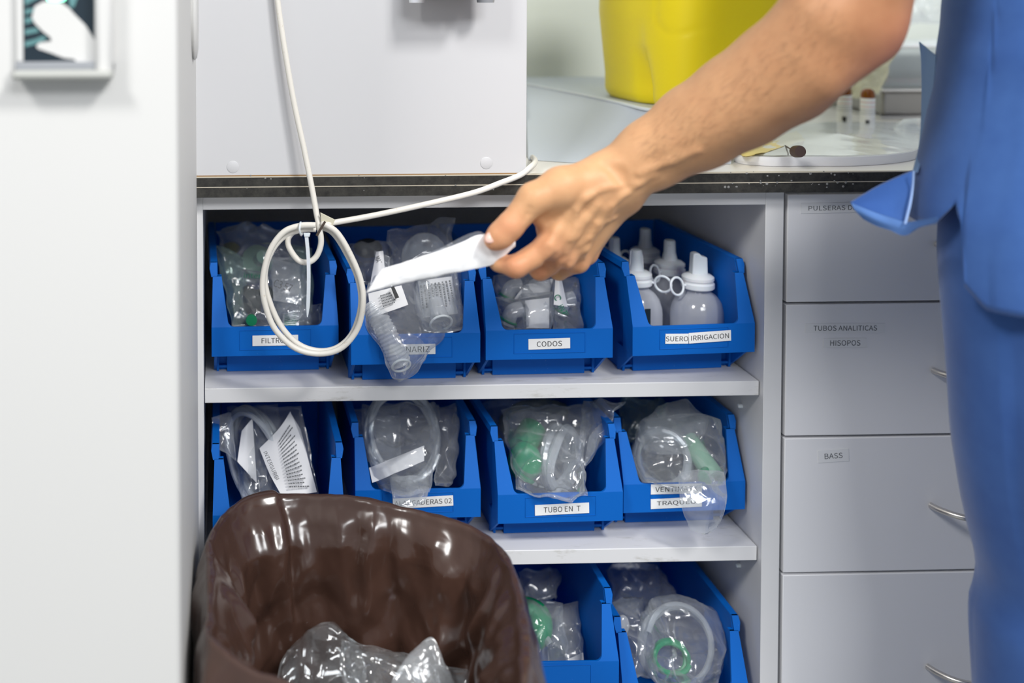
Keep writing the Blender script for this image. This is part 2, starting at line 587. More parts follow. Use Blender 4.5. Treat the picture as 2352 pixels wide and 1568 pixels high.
# cabinet standing on the worktop
wc = rootempty('wall_cabinet', (0.2, 0.1, Z_TOP), 'white cabinet box standing on the worktop, its face above the bins', 'cabinet')
XB1 = at(1210, 200, -0.018).x
cb = MB().box(-0.05, XB1, -0.018, 0.50, Z_TOP + 0.0008, 1.75).build('carcass', M_box, wc, bevel=0.0006)
MB().box(-0.05, XB1, -0.0186, 0.0, Z_TOP + 0.0003, Z_TOP + 0.0012).build('glue_line', M_brown, wc)
for px, py in ((1117, 374), (535, 383)):
    c = at(px, py, -0.0181)
    cc = MB().lathe([(0.0066, 0), (0.0066, 0.0003), (0.0060, 0.0006), (0.0001, 0.0006)], 28, Matrix.Translation(c) @ Matrix.Rotation(R(90), 4, 'X'))
    cc.build('cover_cap', M_box, wc)
# grey bracket fixed on the cabinet face, just at the top of the picture
gb = rootempty('bracket', at(1028, -20, -0.018), 'grey bracket fixed high on the white cabinet face', 'bracket')
p0, p1 = at(935, 2, -0.02), at(1125, 0, -0.02)
zb = at(1030, 6, -0.05).z
bk = MB().box(p0.x + 0.012, p1.x - 0.02, -0.075, -0.0185, zb + 0.004, zb + 0.07)
bk.build('tray', M_grey, gb, bevel=0.003)
MB().lathe([(0.001, 0), (0.008, 0.0), (0.0085, 0.004), (0.0085, 0.03)], 20, Matrix.Translation((p0.x + 0.006, -0.045, zb))).build('foot', M_capwhite, gb)
MB().lathe([(0.001, 0), (0.009, 0.0), (0.0095, 0.004), (0.0095, 0.03)], 20, Matrix.Translation((p1.x - 0.012, -0.05, zb))).build('foot', M_grey, gb)
#SECTION2
# ------------------------------------------------------------------ blue storage bins
BW, BL, BH = 0.0695, 0.235, 0.130


def bin_mesh():
    m = MB()
    t = 0.0028
    W = 0.0655                    # outer half width of the tub walls
    # lip (vertical) and posts (leaning back)
    LW, TW, IB, IT, zl, zk, zp, yp = 0.0717, 0.0697, 0.0533, 0.0597, 0.031, 0.064, 0.116, 0.022
    m.prism([(-LW, 0, zl), (LW, 0, zl), (LW, 0, zk), (-LW, 0, zk)], (0, t, 0))
    yk = lambda z: yp * (z - zk) / (zp - zk)
    for s in (-1, 1):
        arc = []
        r = 0.007
        for k in range(6):
            a = R(90 * k / 5)
            x = IB - r + r * math.sin(a); z = zk + r - r * math.cos(a)
            arc.append((s * x, yk(z), z))
        pts = [(s * LW, 0, zk)] + [(s * (IB - r), 0, zk)] + arc[1:] + [(s * IT, yp, zp), (s * TW, yp, zp)]
        m.prism(pts, (0, t, 0))
        # inner return of the post, joining it to the side wall
        m.prism([(s * LW, 0.0005, zl), (s * LW, 0.0005, zk), (s * TW, yp, zp), (s * TW, 0.03, zp), (s * TW, 0.030, zl)], (-s * t, 0, 0))
        m.prism([(s * TW, yp, zp), (s * IT, yp, zp), (s * IT, 0.03, zp), (s * TW, 0.03, zp)], (0, 0, -0.002))
        # side wall of the tub, ending in a step above the post
        m.prism([(s * W, 0.040, 0.0), (s * W, 0.036, 0.03), (s * W, 0.004, 0.032), (s * (W + .001), 0.012, 0.08), (s * (W + 0.0015), 0.026, 0.116), (s * (W + 0.0015), 0.032, BH), (s * (W + 0.0015), BL, BH), (s * W, BL, 0.0)], (-s * t, 0, 0))
        # rolled rim along the top of the side wall
        rim = [(s * (W - 0.001), 0, BH - 0.0025), (s * (W - 0.001), 0, BH + 0.0005), (s * (W + 0.0065), 0, BH + 0.0005), (s * (W + 0.0078), 0, BH - 0.006), (s * (W + 0.0062), 0, BH - 0.006), (s * (W + 0.0052), 0, BH - 0.0022)]
        rim = [(p[0], 0.028, p[2]) for p in rim]
        m.prism(rim, (0, BL - 0.028, 0))
        m.prism([(s * (W - 0.001), 0.028, BH + 0.0005), (s * (W + 0.0065), 0.028, BH + 0.0005), (s * (W + 0.0078), 0.026, BH - 0.006), (s * (W + 0.0058), 0.0225, zp - 0.001), (s * (W - 0.0005), 0.0225, zp - 0.001)], (0, 0.0028, 0))
        # skirt rib beside the foot
        m.prism([(s * W, 0.006, 0.031), (s * W, 0.045, 0.0), (s * W, 0.048, 0.0), (s * W, 0.048, 0.031)], (s * 0.003, 0, 0))
    m.box(-W + t, W - t, 0.002, 0.043, 0.031, 0.0338)
    m.box(-W + t, W - t, 0.040, BL, 0.004, 0.0068)                       # base
    m.box(-W + 0.012, W - 0.012, 0.0385, 0.0425, 0.0, 0.033)             # recessed foot front
    m.box(-W + 0.0005, -W + 0.0125, 0.0455, 0.048, 0.0, 0.033)
    m.box(W - 0.0125, W - 0.0005, 0.0455, 0.048, 0.0, 0.033)
    m.box(-W + t, W - t, BL - t, BL, 0.0, BH)                            # back wall
    # label field raised on the lip
    fr = 0.0006
    for x0, x1, z0, z1 in ((-0.040, 0.040, 0.0600, 0.0606), (-0.040, 0.040, 0.0378, 0.0384), (-0.0405, -0.0399, 0.0378, 0.0606), (0.0399, 0.0405, 0.0378, 0.0606)):
        m.box(x0, x1, -fr, 0.0005, z0, z1)
    return m


bm0 = bin_mesh()
BINMESH = None
BINS = []


def add_bin(lpx, lpy, rpx, rpy, zs, label, dz=0.031, back=0.0, shift=0.0):
    global BINMESH
    a, b = atz(lpx, lpy, zs + dz), atz(rpx, rpy, zs + dz)
    c = (a + b) / 2 - Vector((0, back, 0))
    rz = math.atan2(b.y - a.y, b.x - a.x)
    root = rootempty('storage_bin', (c.x, c.y, zs + 0.0004), label, 'storage bin', 'blue storage bins on the shelves', rz)
    if BINMESH is None:
        o = bm0.build('tub', M_blue, root, world=False, smooth=True, bevel=0.0007)
        BINMESH = o.data
    else:
        o = bpy.data.objects.new('tub', BINMESH)
        COL.objects.link(o); o.parent = root; MATW[o] = MATW[root]
        m = o.modifiers.new('bevel', 'BEVEL'); m.width = 0.0007; m.segments = 2; m.limit_method = 'ANGLE'; m.angle_limit = R(40)
    BINS.append(root)
    print('BIN', label[:40], c, math.degrees(rz), 'w', (a - b).length)
    return root


def bin_label(root, x, z, w_, h_, txt=None, tw=0, th=0, tilt=0.0, tx=0.0, y=-0.0007):
    T = Matrix.Translation((x, y, z)) @ Matrix.Rotation(tilt, 4, 'Y')
    s = MB().box(-w_ / 2, w_ / 2, -0.0003, 0.0, -h_ / 2, h_ / 2, T).build('label_strip', M_label, root, world=False)
    if txt:
        vs, fs = text_geo(txt, th, tw)
        o = MB().add([(v[0] + tx, -0.0005, v[2]) for v in vs], fs, T).build('lettering', M_ink, s, world=False, smooth=False)
    return s


PX = 0.000487                           # metres per photo pixel at the bin fronts
B1 = add_bin(484, 820, 780, 814, Z1, 'blue bin of wrapped filters labelled FILTROS, top shelf, behind the cable loops')
bin_label(B1, 0.0, 0.0485, 0.0515, 0.0118, 'FILTROS', 0.031, 0.0060)
B2 = add_bin(804, 839, 1105.6, 833, Z1, 'blue bin with a corrugated tube hanging over its lip, second on the top shelf')
bin_label(B2, -0.004, 0.0475, 0.051, 0.0115, 'NARIZ', 0.026, 0.0062, tx=0.006)
B3 = add_bin(1113, 828, 1410, 822, Z1, 'blue bin labelled CODOS full of green and white packs, under the hand')
bin_label(B3, -0.0005, 0.0485, 0.047, 0.0118, 'CODOS', 0.0285, 0.0060, R(-0.8))
B4 = add_bin(1449, 819, 1737, 808.6, Z1, 'blue bin of squeeze bottles labelled SUERO IRRIGACION, right end of top shelf')
bin_label(B4, -0.0205, 0.0495, 0.027, 0.0112, 'SUERO', 0.0262, 0.0056, R(1.5))
bin_label(B4, 0.018, 0.0505, 0.0495, 0.0120, 'IRRIGACION', 0.0445, 0.0056, R(-2.0), y=-0.0011)
B5 = add_bin(485, 1055.7, 789.5, 1051.5, Z2, 'blue bin at the left end of the middle shelf with bagged leaflets', 0.116, 0.022)
B6 = add_bin(812, 1193, 1108, 1187.5, Z2, 'blue bin labelled ALARGADERAS 02 right behind the brown bin liner')
bin_label(B6, 0.0055, 0.0498, 0.0690, 0.0118, 'ALARGADERAS 02', 0.0655, 0.0058, R(-2.2))
B7 = add_bin(1139.5, 1204, 1434, 1195.5, Z2, 'blue bin labelled TUBO EN T with a green piece in clear wrap')
bin_label(B7, 0.0015, 0.0465, 0.0620, 0.0120, 'TUBO EN  T', 0.042, 0.0062, R(-1.2))
B8 = add_bin(1432, 1179, 1711, 1170, Z2, 'blue bin with clear wrap hanging over two labels, right end of middle shelf')
bin_label(B8, -0.010, 0.0578, 0.0600, 0.0115, 'VENTIMASK', 0.050, 0.0058, R(0.5))
bin_label(B8, -0.010, 0.0415, 0.0600, 0.0115, 'TRAQUEO', 0.046, 0.0060, R(-1))
B9 = add_bin(1118, 1391, 1404, 1387, Z3 + 0.044, 'blue bin with green tube and white pack on the bottom shelf, beside the brown liner', 0.116, 0.022)
B10 = add_bin(1415, 1453, 1700, 1449, Z3, 'blue bin with a round green-centred pack, right end of the bottom shelf', 0.116, 0.022)


fbx = MB().box(B9.location.x - .06, B9.location.x + .06, B9.location.y + .045, B9.location.y + .22, Z3 + .0003, Z3 + .0440).build('flat_box', M_paper, origin=(B9.location.x, B9.location.y + .1, Z3))
tag(fbx, 'flat white box under the bin beside the brown liner', 'box')

# ------------------------------------------------------------------ crumpled film
def crumple(p, seed, s=38.0):
    q = Vector(p) * s + Vector((seed * 7.3, seed * 3.1, seed * 5.7))
    d, _ = mnoise.voronoi(q)
    a = (d[1] - d[0])
    b = mnoise.noise(q * 0.45)
    return (0.5 - min(a, 0.9)) * 0.9 + b * 0.8


def film_bag(rows, thick=0.012, amp=0.004, seed=1, nu=46, nv=46, s=38.0, seal=0.06):
    """closed pouch whose middle surface passes through a grid of photo points (px, py, Y)"""
    G = grid_surface([[at(*p) for p in r] for r in rows], nu, nv)
    vs, fs = [], []
    nn = []
    for j in range(nv):
        for i in range(nu):
            du_ = G[j][min(i + 1, nu - 1)] - G[j][max(i - 1, 0)]
            dv_ = G[min(j + 1, nv - 1)][i] - G[max(j - 1, 0)][i]
            n = du_.cross(dv_)
            n = n.normalized() if n.length > 1e-12 else Vector((0, 1, 0))
            if n.y > 0: n = -n          # towards the front
            nn.append(n)
    for side in (1, -1):
        for j in range(nv):
            for i in range(nu):
                u, v = i / (nu - 1), j / (nv - 1)
                e = min(u, 1 - u, v, 1 - v)
                pr = max(0.0, min(1.0, (e - seal) / 0.3)) if e > seal else 0
                pr = math.sin(pr * math.pi / 2) ** 0.7
                n = nn[j * nu + i]
                p = G[j][i]
                d = crumple(p, seed + (0 if side > 0 else 9), s)
                edge = 0.35 + 0.65 * min(1, e / 0.15)
                off = n * (side * (thick * pr * (1 + 0.5 * d) + 0.00025) + amp * d * edge)
                wob = Vector((mnoise.noise(p * 50 + Vector((seed, 0, 0))), 0, mnoise.noise(p * 50 + Vector((0, seed, 9))))) * amp * 0.9
                vs.append(p + off + wob)
    N = nu * nv
    for j in range(nv - 1):
        for i in range(nu - 1):
            a = j * nu + i
            fs.append((a, a + nu, a + nu + 1, a + 1))
            fs.append((a + N, a + 1 + N, a + nu + 1 + N, a + nu + N))
    bd = [i for i in range(nu)] + [j * nu + nu - 1 for j in range(1, nv)] + [(nv - 1) * nu + i for i in range(nu - 2, -1, -1)] + [j * nu for j in range(nv - 2, 0, -1)]
    for k in range(len(bd)):
        a, b = bd[k], bd[(k + 1) % len(bd)]
        fs.append((a, b, b + N, a + N))
    return MB().add(vs, fs)


def sheet(rows, th=0.0006, amp=0.0, seed=1, nu=24, nv=24, s=30.0):
    G = grid_surface([[at(*p) for p in r] for r in rows], nu, nv)
    vs, fs = [], []
    for j in range(nv):
        for i in range(nu):
            p = G[j][i]
            vs.append(p + Vector((0, 1, 0)) * amp * crumple(p, seed, s))
    N = nu * nv
    vs += [v + Vector((0, th, 0)) for v in vs]
    for j in range(nv - 1):
        for i in range(nu - 1):
            a = j * nu + i
            fs.append((a, a + nu, a + nu + 1, a + 1))
            fs.append((a + N, a + 1 + N, a + nu + 1 + N, a + nu + N))
    bd = [i for i in range(nu)] + [j * nu + nu - 1 for j in range(1, nv)] + [(nv - 1) * nu + i for i in range(nu - 2, -1, -1)] + [j * nu for j in range(nv - 2, 0, -1)]
    for k in range(len(bd)):
        a, b = bd[k], bd[(k + 1) % len(bd)]
        fs.append((b, a, a + N, b + N))
    return MB().add(vs, fs)


def box_rows(x0, y0, x1, y1, Y0, Y1=None, bulge=0.0, skew=0.0):
    """3x3 control grid over a photo rectangle: Y0 at the top, Y1 at the bottom"""
    Y1 = Y0 if Y1 is None else Y1
    xm, ym, Ym = (x0 + x1) / 2, (y0 + y1) / 2, (Y0 + Y1) / 2
    return [[(x0 + skew, y0, Y0), (xm + skew, y0, Y0 - bulge), (x1 + skew, y0, Y0)],
            [(x0 + skew / 2, ym, Ym), (xm + skew / 2, ym, Ym - bulge), (x1 + skew / 2, ym, Ym)],
            [(x0, y1, Y1), (xm, y1, Y1 - bulge), (x1, y1, Y1)]]


def quad_rows(tl, tr, br, bl, bulge=0.0):
    L = lambda a, b, t: tuple(a[k] + (b[k] - a[k]) * t for k in range(3))
    rows = []
    for v in (0, 0.5, 1):
        l, r = L(tl, bl, v), L(tr, br, v)
        m = L(l, r, 0.5)
        rows.append([l, (m[0], m[1], m[2] - bulge), r])
    return rows


def pack(name, label, cat, rows, mat=None, group='wrapped packs in the blue bins', **kw):
    c = rows[1][1]
    o = rootempty(name, at(*rows[2][1]), label, cat, group)
    film_bag(rows, **kw).build('wrapper', mat or M_film, o, ang=60)
    return o


def on_bag(parent, name, tl, tr, br, bl, mat, amp=0.001, bulge=0.003, seed=2):
    return sheet(quad_rows(tl, tr, br, bl, bulge), 0.0005, amp, seed).build(name, mat, parent, ang=60)


def print_lines(parent, tl, tr, br, bl, n=8, mat=None, seed=1, fill=0.75):
    """lines of small print on a quad given by photo points"""
    random.seed(seed)
    L = lambda a, b, t: Vector([a[k] + (b[k] - a[k]) * t for k in range(3)])
    m = MB()
    P = [at(*p) for p in (tl, tr, br, bl)]
    for i in range(n):
        v = (i + 0.5) / n
        a, b = P[0].lerp(P[3], v), P[1].lerp(P[2], v)
        x = 0.0
        e = random.uniform(0.7, 1.0)
        while x < e:
            wl = random.uniform(0.03, 0.12)
            p, q = a.lerp(b, x), a.lerp(b, min(x + wl, 1))
            dv = (P[3] - P[0]) / n * 0.22
            vs = [p - dv, q - dv, q + dv, p + dv]
            m.add([tuple(k + Vector((0, -0.0012, 0))) for k in vs], [(0, 1, 2, 3)])
            x += wl + 0.02
    return m.build('small_print', mat or M_inkgrey, parent, smooth=False)


def text_on(parent, txt, c, width_px, height_px, angle, mat, Yoff=-0.0015, shear=0):
    k = (c[2] - CAM.y) / F_PX
    vs, fs = text_geo(txt, height_px * k, width_px * k)
    T = Matrix.Translation(at(*c) + Vector((0, Yoff, 0))) @ Matrix.Rotation(R(angle), 4, 'Y')
    return MB().add(vs, fs, T).build('lettering', mat, parent, smooth=False)


def corr_tube(path, r, pitch=0.0045, depth=0.0016, n=20):
    P = spline(path, 10)
    Ls = [0.0]
    for a, b in zip(P, P[1:]): Ls.append(Ls[-1] + (b - a).length)
    pts, rs = [], []
    s = 0.0
    while s <= Ls[-1]:
        k = next((i for i in range(1, len(Ls)) if Ls[i] >= s), len(Ls) - 1)
        t_ = (s - Ls[k - 1]) / max(Ls[k] - Ls[k - 1], 1e-9)
        pts.append(P[k - 1].lerp(P[k], t_))
        rs.append(r - depth * (0.5 - 0.5 * math.cos(2 * math.pi * s / pitch)))
        s += pitch / 6
    return MB().tube(pts, rs, n)


def coil(c, axis, radii, r, turns, seed=0, flat=0.6):
    """loose coil of tubing round a photo point"""
    q = Vector((0, 0, 1)).rotation_difference(Vector(axis).normalized())
    random.seed(seed)
    path = []
    for i in range(int(turns * 16)):
        a = 2 * math.pi * i / 16
        w_ = 1 + 0.06 * math.sin(i * 0.7 + seed)
        path.append(Vector(c) + q @ Vector((radii[0] * w_ * math.cos(a), radii[1] * w_ * math.sin(a), (i / 16 - turns / 2) * r * 1.9 * flat + 0.002 * math.sin(i))))
    return MB().tube(spline(path, 3), r, 8)


def filter_piece(T, r=0.02):
    m = MB()
    m.lathe([(0.005, -0.028), (0.0075, -0.028), (0.0075, -0.012), (r * 0.8, -0.006), (r, -0.004), (r, 0.004), (r * 0.8, 0.006), (0.0085, 0.012), (0.0085, 0.028), (0.006, 0.028)], 20, T)
    return m


def Tm(px, py, Y, rx=0, ry=0, rz=0):
    return Matrix.Translation(at(px, py, Y)) @ Matrix.Rotation(R(rz), 4, 'Z') @ Matrix.Rotation(R(ry), 4, 'Y') @ Matrix.Rotation(R(rx), 4, 'X')


# ---- FILTROS bin
g = 'wrapped packs in the FILTROS bin'
p = pack('filter_pack', 'clear wrapped filter pack with a handwritten white patch, inside the cable loops', 'pack', quad_rows((600, 580, .12), (700, 600, .12), (716, 752, .07), (640, 752, .066)), group=g, seed=3, thick=.012)
on_bag(p, 'paper_patch', (622, 592, .108), (690, 608, .108), (692, 700, .075), (628, 690, .075), M_filmhazy)
text_on(p, 'C3 57', (650, 655, .075), 44, 18, 20, M_inkgrey)
filter_piece(Tm(668, 720, .085, 70, 20)).build('filter', M_clear, p)
p = pack('filter_pack', 'dark clear filter pack with green print at the lower left of the FILTROS bin', 'pack', quad_rows((540, 615, .13), (610, 625, .13), (640, 755, .068), (535, 752, .066)), group=g, seed=5, thick=.013)
text_on(p, 'inter', (580, 632, .10), 40, 12, 3, M_inkgreen)
filter_piece(Tm(575, 690, .10, 20, 60), .018).build('filter', principled('smoke', srgb(60, 66, 66), .25), p)
MB().lathe([(0.001, 0), (0.006, 0), (0.0065, 0.012), (0.001, 0.012)], 14, Tm(577, 732, .072, 80)).build('green_cap', M_green, p)
p = pack('filter_pack', 'crumpled pack with green printing on white at the front right of the FILTROS bin', 'pack', quad_rows((640, 712, .09), (740, 700, .09), (742, 752, .066), (640, 754, .066)), group=g, seed=7, thick=.009)
on_bag(p, 'paper_strip', (650, 722, .075), (690, 708, .075), (686, 752, .062), (648, 752, .062), M_paper)
print_lines(p, (654, 722, .073), (688, 710, .073), (684, 748, .06), (652, 748, .06), 7, M_inkgreen, 4)
p = pack('filter_pack', 'tall hazy green-tinted pack standing against the right wall of the FILTROS bin', 'pack', quad_rows((660, 560, .16), (715, 570, .16), (722, 720, .09), (690, 720, .09)), M_filmgreen, group=g, seed=9, thick=.008)
p = pack('filter_pack', 'pale film pack leaning on the left wall of the FILTROS bin', 'pack', quad_rows((490, 560, .15), (560, 590, .14), (570, 752, .07), (534, 752, .068)), M_filmgreen, group=g, seed=11, thick=.012)
p = pack('filter_pack', 'hazy grey film pack heaped at the back of the FILTROS bin, green and yellow inside', 'pack', quad_rows((500, 535, .20), (700, 540, .20), (700, 640, .13), (520, 640, .13)), M_filmhazy, group=g, seed=13, thick=.022, amp=.008)
filter_piece(Tm(590, 600, .17, 60, 30), .02).build('filter', M_ltgreen, p)
MB().ball(at(530, 570, .19), (.012, .01, .008)).build('yellow_part', principled('ochre', srgb(150, 140, 50), .5), p)

# ---- second bin: corrugated tube
g = 'wrapped packs in the second bin'
p = pack('tube_pack', 'clear pointed bag holding a white corrugated tube that hangs over the second bin', 'pack',
         [[(845, 650, .03), (930, 640, .045), (1030, 640, .06)],
          [(838, 730, -.004), (930, 740, -.012), (1055, 745, .01)],
          [(880, 810, -.014), (930, 815, -.028), (985, 800, -.01)],
          [(917, 876, -.012), (921, 876, -.012), (925, 875, -.012)]], group=g, seed=15, thick=.0075, amp=.003, nu=56, nv=60)
corr_tube([at(855, 705, .01), at(872, 735, -.004), at(893, 775, -.012), at(913, 818, -.016), at(920, 832, -.016)], .0120, .0040, .0014).build('corrugated_tube', M_corr, p)
ring = at(920, 832, -.018)
MB().torus(ring + Vector((.0, -.004, -.002)), .0100, .0014, (0.15, -0.8, -0.55)).build('tube_collar', M_capwhite, p)
on_bag(p, 'paper_label', (846, 674, .010), (922, 655, .004), (938, 700, -.012), (852, 730, -.008), M_paper)
print_lines(p, (872, 676, .0), (898, 668, -.001), (912, 694, -.012), (880, 706, -.012), 5, M_inkgrey, 3)
MB().prism([at(898, 660, -.006), at(905, 657, -.006), at(917, 683, -.012), at(908, 686, -.012)], (0, .0004, 0)).build('black_bar', M_ink, p)
p = pack('connector_pack', 'clear bag with a wide elbow connector and printed leaflet, right of the corrugated tube', 'pack',
         [[(960, 600, .07), (1010, 600, .075), (1050, 610, .08)],
          [(950, 690, .03), (1010, 690, .02), (1060, 690, .035)],
          [(975, 760, .005), (1020, 765, -.004), (1078, 752, .0)]], group=g, seed=17, thick=.014, amp=.003)
on_bag(p, 'paper_leaflet', (960, 645, .05), (1038, 635, .055), (1052, 720, .022), (972, 730, .02), M_paper)
print_lines(p, (962, 655, .043), (968, 720, .018), (1048, 706, .018), (1036, 642, .045), 9, M_inkgrey, 8)
text_on(p, 'REF', (1062, 727, .004), 12, 8, 20, M_ink)
el = MB()
el.tube(spline([at(1000, 690, .02), at(1005, 712, .010), at(1012, 735, .004)], 6), [.0075 + .0003 * i for i in range(13)], 20)
el.build('elbow', M_corr, p)
MB().torus(at(1013, 742, .0), .0122, .0014, (.1, -.8, -.5)).build('elbow_collar', M_capwhite, p)
p = pack('film_pack', 'large empty-looking clear pouch standing behind the printed leaflet in the second bin', 'pack', quad_rows((890, 530, .12), (1042, 500, .12), (1040, 640, .08), (900, 640, .08)), group=g, seed=19, thick=.012, amp=.006)
MB().ball(at(975, 590, .105), (.028, .010, .03)).build('moulded_cup', M_tube, p)
p = pack('film_pack', 'grey hazy pouch with a dark bulge beside the cable, left side of the second bin', 'pack', quad_rows((800, 560, .15), (900, 560, .14), (900, 660, .08), (822, 650, .08)), M_filmhazy, group=g, seed=21, thick=.014, amp=.006)
MB().ball(at(845, 570, .13), (.018, .012, .012)).build('dark_part', principled('dark_rubber', srgb(24, 28, 34), .5), p)
p = pack('film_pack', 'narrow pack with black lettering poking up behind the white sleeve', 'pack', quad_rows((862, 575, .07), (895, 590, .07), (885, 660, .05), (850, 660, .05)), group=g, seed=23, thick=.006, amp=.002)
on_bag(p, 'paper_label', (864, 578, .062), (880, 576, .062), (886, 640, .048), (850, 655, .048), M_paper)
text_on(p, 'MADE', (870, 600, .056), 26, 12, 70, M_ink)

# ---- CODOS bin
g = 'wrapped packs in the CODOS bin'
specs = [
    ('clear elbow pack with a green ring at the lower left of the CODOS bin', (1135, 680, .09), (1215, 690, .09), (1215, 760, .052), (1155, 760, .052), M_film, 25),
    ('white and clear elbow pack in the centre front of the CODOS bin', (1195, 680, .09), (1270, 672, .09), (1268, 760, .052), (1205, 760, .052), M_filmhazy, 27),
    ('elbow pack with green printed strip and lettering, right front of the CODOS bin', (1268, 640, .10), (1325, 635, .10), (1340, 760, .052), (1265, 760, .052), M_film, 29),
    ('clear pack with a green band lying across the top left of the CODOS bin', (1130, 630, .13), (1210, 630, .13), (1230, 705, .09), (1142, 705, .09), M_film, 31),
    ('white-tipped pack across the middle of the CODOS bin, just under the fingers', (1200, 632, .12), (1275, 632, .12), (1270, 690, .09), (1190, 700, .09), M_filmhazy, 33)]
for i, (lb, a_, b_, c_, d_, mt, sd) in enumerate(specs):
    p = pack('elbow_pack', lb, 'pack', quad_rows(a_, b_, c_, d_, .004), mt, group=g, seed=sd, thick=.013, amp=.004)
    cx_, cy_ = (a_[0] + b_[0] + c_[0] + d_[0]) / 4, (a_[1] + b_[1] + c_[1] + d_[1]) / 4
    Yc = (a_[2] + c_[2]) / 2
    e = MB()
    k0 = at(cx_ - 16, cy_ + 22, Yc); k1 = at(cx_ - 4, cy_ - 6, Yc); k2 = at(cx_ + 20, cy_ - 14, Yc)
    e.tube(spline([k0, k1, k2], 8), .0088, 16)
    e.build('elbow', M_corr, p)
    MB().torus(k0.lerp(k1, .3), .0094, .0014, (k1 - k0)).build('green_ring', M_green if i != 4 else M_ltgreen, p)
    if i == 2:
        on_bag(p, 'paper_strip', (1276, 640, .078), (1290, 640, .078), (1304, 705, .05), (1272, 700, .05), M_paper)
        MB().torus(at(1281, 684, .054), .0034, .0006, (0, 1, 0)).build('round_mark', M_inkgreen, p)
        text_on(p, 'INT', (1292, 710, .045), 24, 13, 60, M_inkgreen)
    if i == 1:
        on_bag(p, 'white_sheet', (1206, 690, .07), (1262, 684, .07), (1262, 754, .05), (1210, 754, .05), M_paper, .003)
    if i == 4:
        on_bag(p, 'white_sheet', (1205, 655, .10), (1272, 640, .10), (1262, 676, .085), (1180, 690, .085), M_paper, .003)

# ---- irrigation bottles
def bottle_parts(root, ang, fin=False):
    b = MB().lathe([(0.001, 0), (0.024, 0), (0.0265, 0.002), (0.0268, 0.008), (0.0268, 0.036), (0.0262, 0.042), (0.0235, 0.050), (0.018, 0.056), (0.0125, 0.059), (0.0115, 0.0605), (0.0115, 0.064)], 32).build('bottle_body', M_bottle, root, world=False)
    MB().lathe([(0.001, .0015), (0.0245, .0015), (0.0252, .004), (0.0252, 0.020), (0.001, 0.020)], 28).build('liquid', M_liq, root, world=False)
    c = MB()
    c.lathe([(0.011, 0.0625), (0.0155, 0.0625), (0.0165, 0.0635), (0.0165, 0.0675), (0.0150, 0.0688), (0.0150, 0.0700), (0.0160, 0.0708), (0.0160, 0.0735), (0.0130, 0.0755), (0.0080, 0.0768), (0.0001, 0.0770)], 32)
    c.build('cap', M_capwhite, root, world=False)
    s = MB()
    if not fin: s.lathe([(0.0082, 0.0760), (0.0074, 0.0800), (0.0064, 0.0840), (0.0060, 0.0950), (0.0052, 0.0962), (0.0001, 0.0965)], 20)
    if fin: s.prism([(-0.0078, -.005, 0.076), (0.0088, -.005, 0.076), (0.0080, -.005, 0.0915), (0.0072, -.005, .0925), (0.0025, -.005, 0.0935), (-0.0005, -.005, 0.0965), (-0.0055, -.005, 0.0965), (-.0068, -.005, .095)], (0, .010, 0), Matrix.Rotation(R(-180), 4, 'Z') @ Matrix.Diagonal((-1, 1, 1, 1)))
    s.prism([(-0.0075, -.002, 0.077), (0.0075, -.002, 0.077), (0.0066, -.002, 0.0915), (-0.001, -.002, 0.0955), (-0.0066, -.002, 0.0955)], (0, .004, 0), Matrix.Rotation(.5, 4, 'Z'))
    s.build('spout', M_capwhite, root, world=False, bevel=.0012 if fin else 0)
    t = MB()
    T = Matrix.Rotation(ang, 4, 'Z')
    t.torus((0.0275, 0, 0.0665), 0.0082, 0.0012, (0.0, 1, 0.25), M=T)
    t.tube([(0.016, 0, .0665), (0.0195, 0, .0665)], .0013, 8, M=T)
    t.build('tether_ring', M_capwhite, root, world=False)


M_liq = film('saline', 0.12, (0.85, 0.87, 0.93), (0.5, 0.52, 0.62), 0.3, 0.1, 0)
zb_ = Z1 + 0.0072
bl = [(.5700, .083, 200, 'front right squeeze bottle with flat-topped white spout in the SUERO bin'),
      (.5020, .100, -35, 'squeeze bottle with a thin spout at the front left of the SUERO bin'),
      (.5620, .146, 215, 'squeeze bottle standing right behind the front right one in the SUERO bin'),
      (.4980, .163, 20, 'squeeze bottle half hidden by the wrist in the SUERO bin'),
      (.5560, .209, 200, 'dim squeeze bottle third back on the right of the SUERO bin'),
      (.4930, .226, 20, 'hindmost squeeze bottle behind the wrist in the SUERO bin')]
for X, Y, ang, lb in bl:
    root = rootempty('squeeze_bottle', (X, Y, zb_), lb, 'bottle', 'irrigation bottles in the SUERO bin', R(ang))
    root.scale = (1.14, 1.14, 1.25)
    if Y == .083: root.rotation_euler = (0, 0, R(0)); MATW[root] = Matrix.Translation(Vector((X, Y, zb_)))
    bottle_parts(root, R(200) if Y == .083 else 0.0, Y == .083)
    if Y == .100:
        T = Matrix.Rotation(R(35 + 95), 4, 'Z')
        tag(MB().box(-0.0272, -0.0268, -.003, .003, .026, .046, T).build('printed_mark', M_navy, root, world=False))
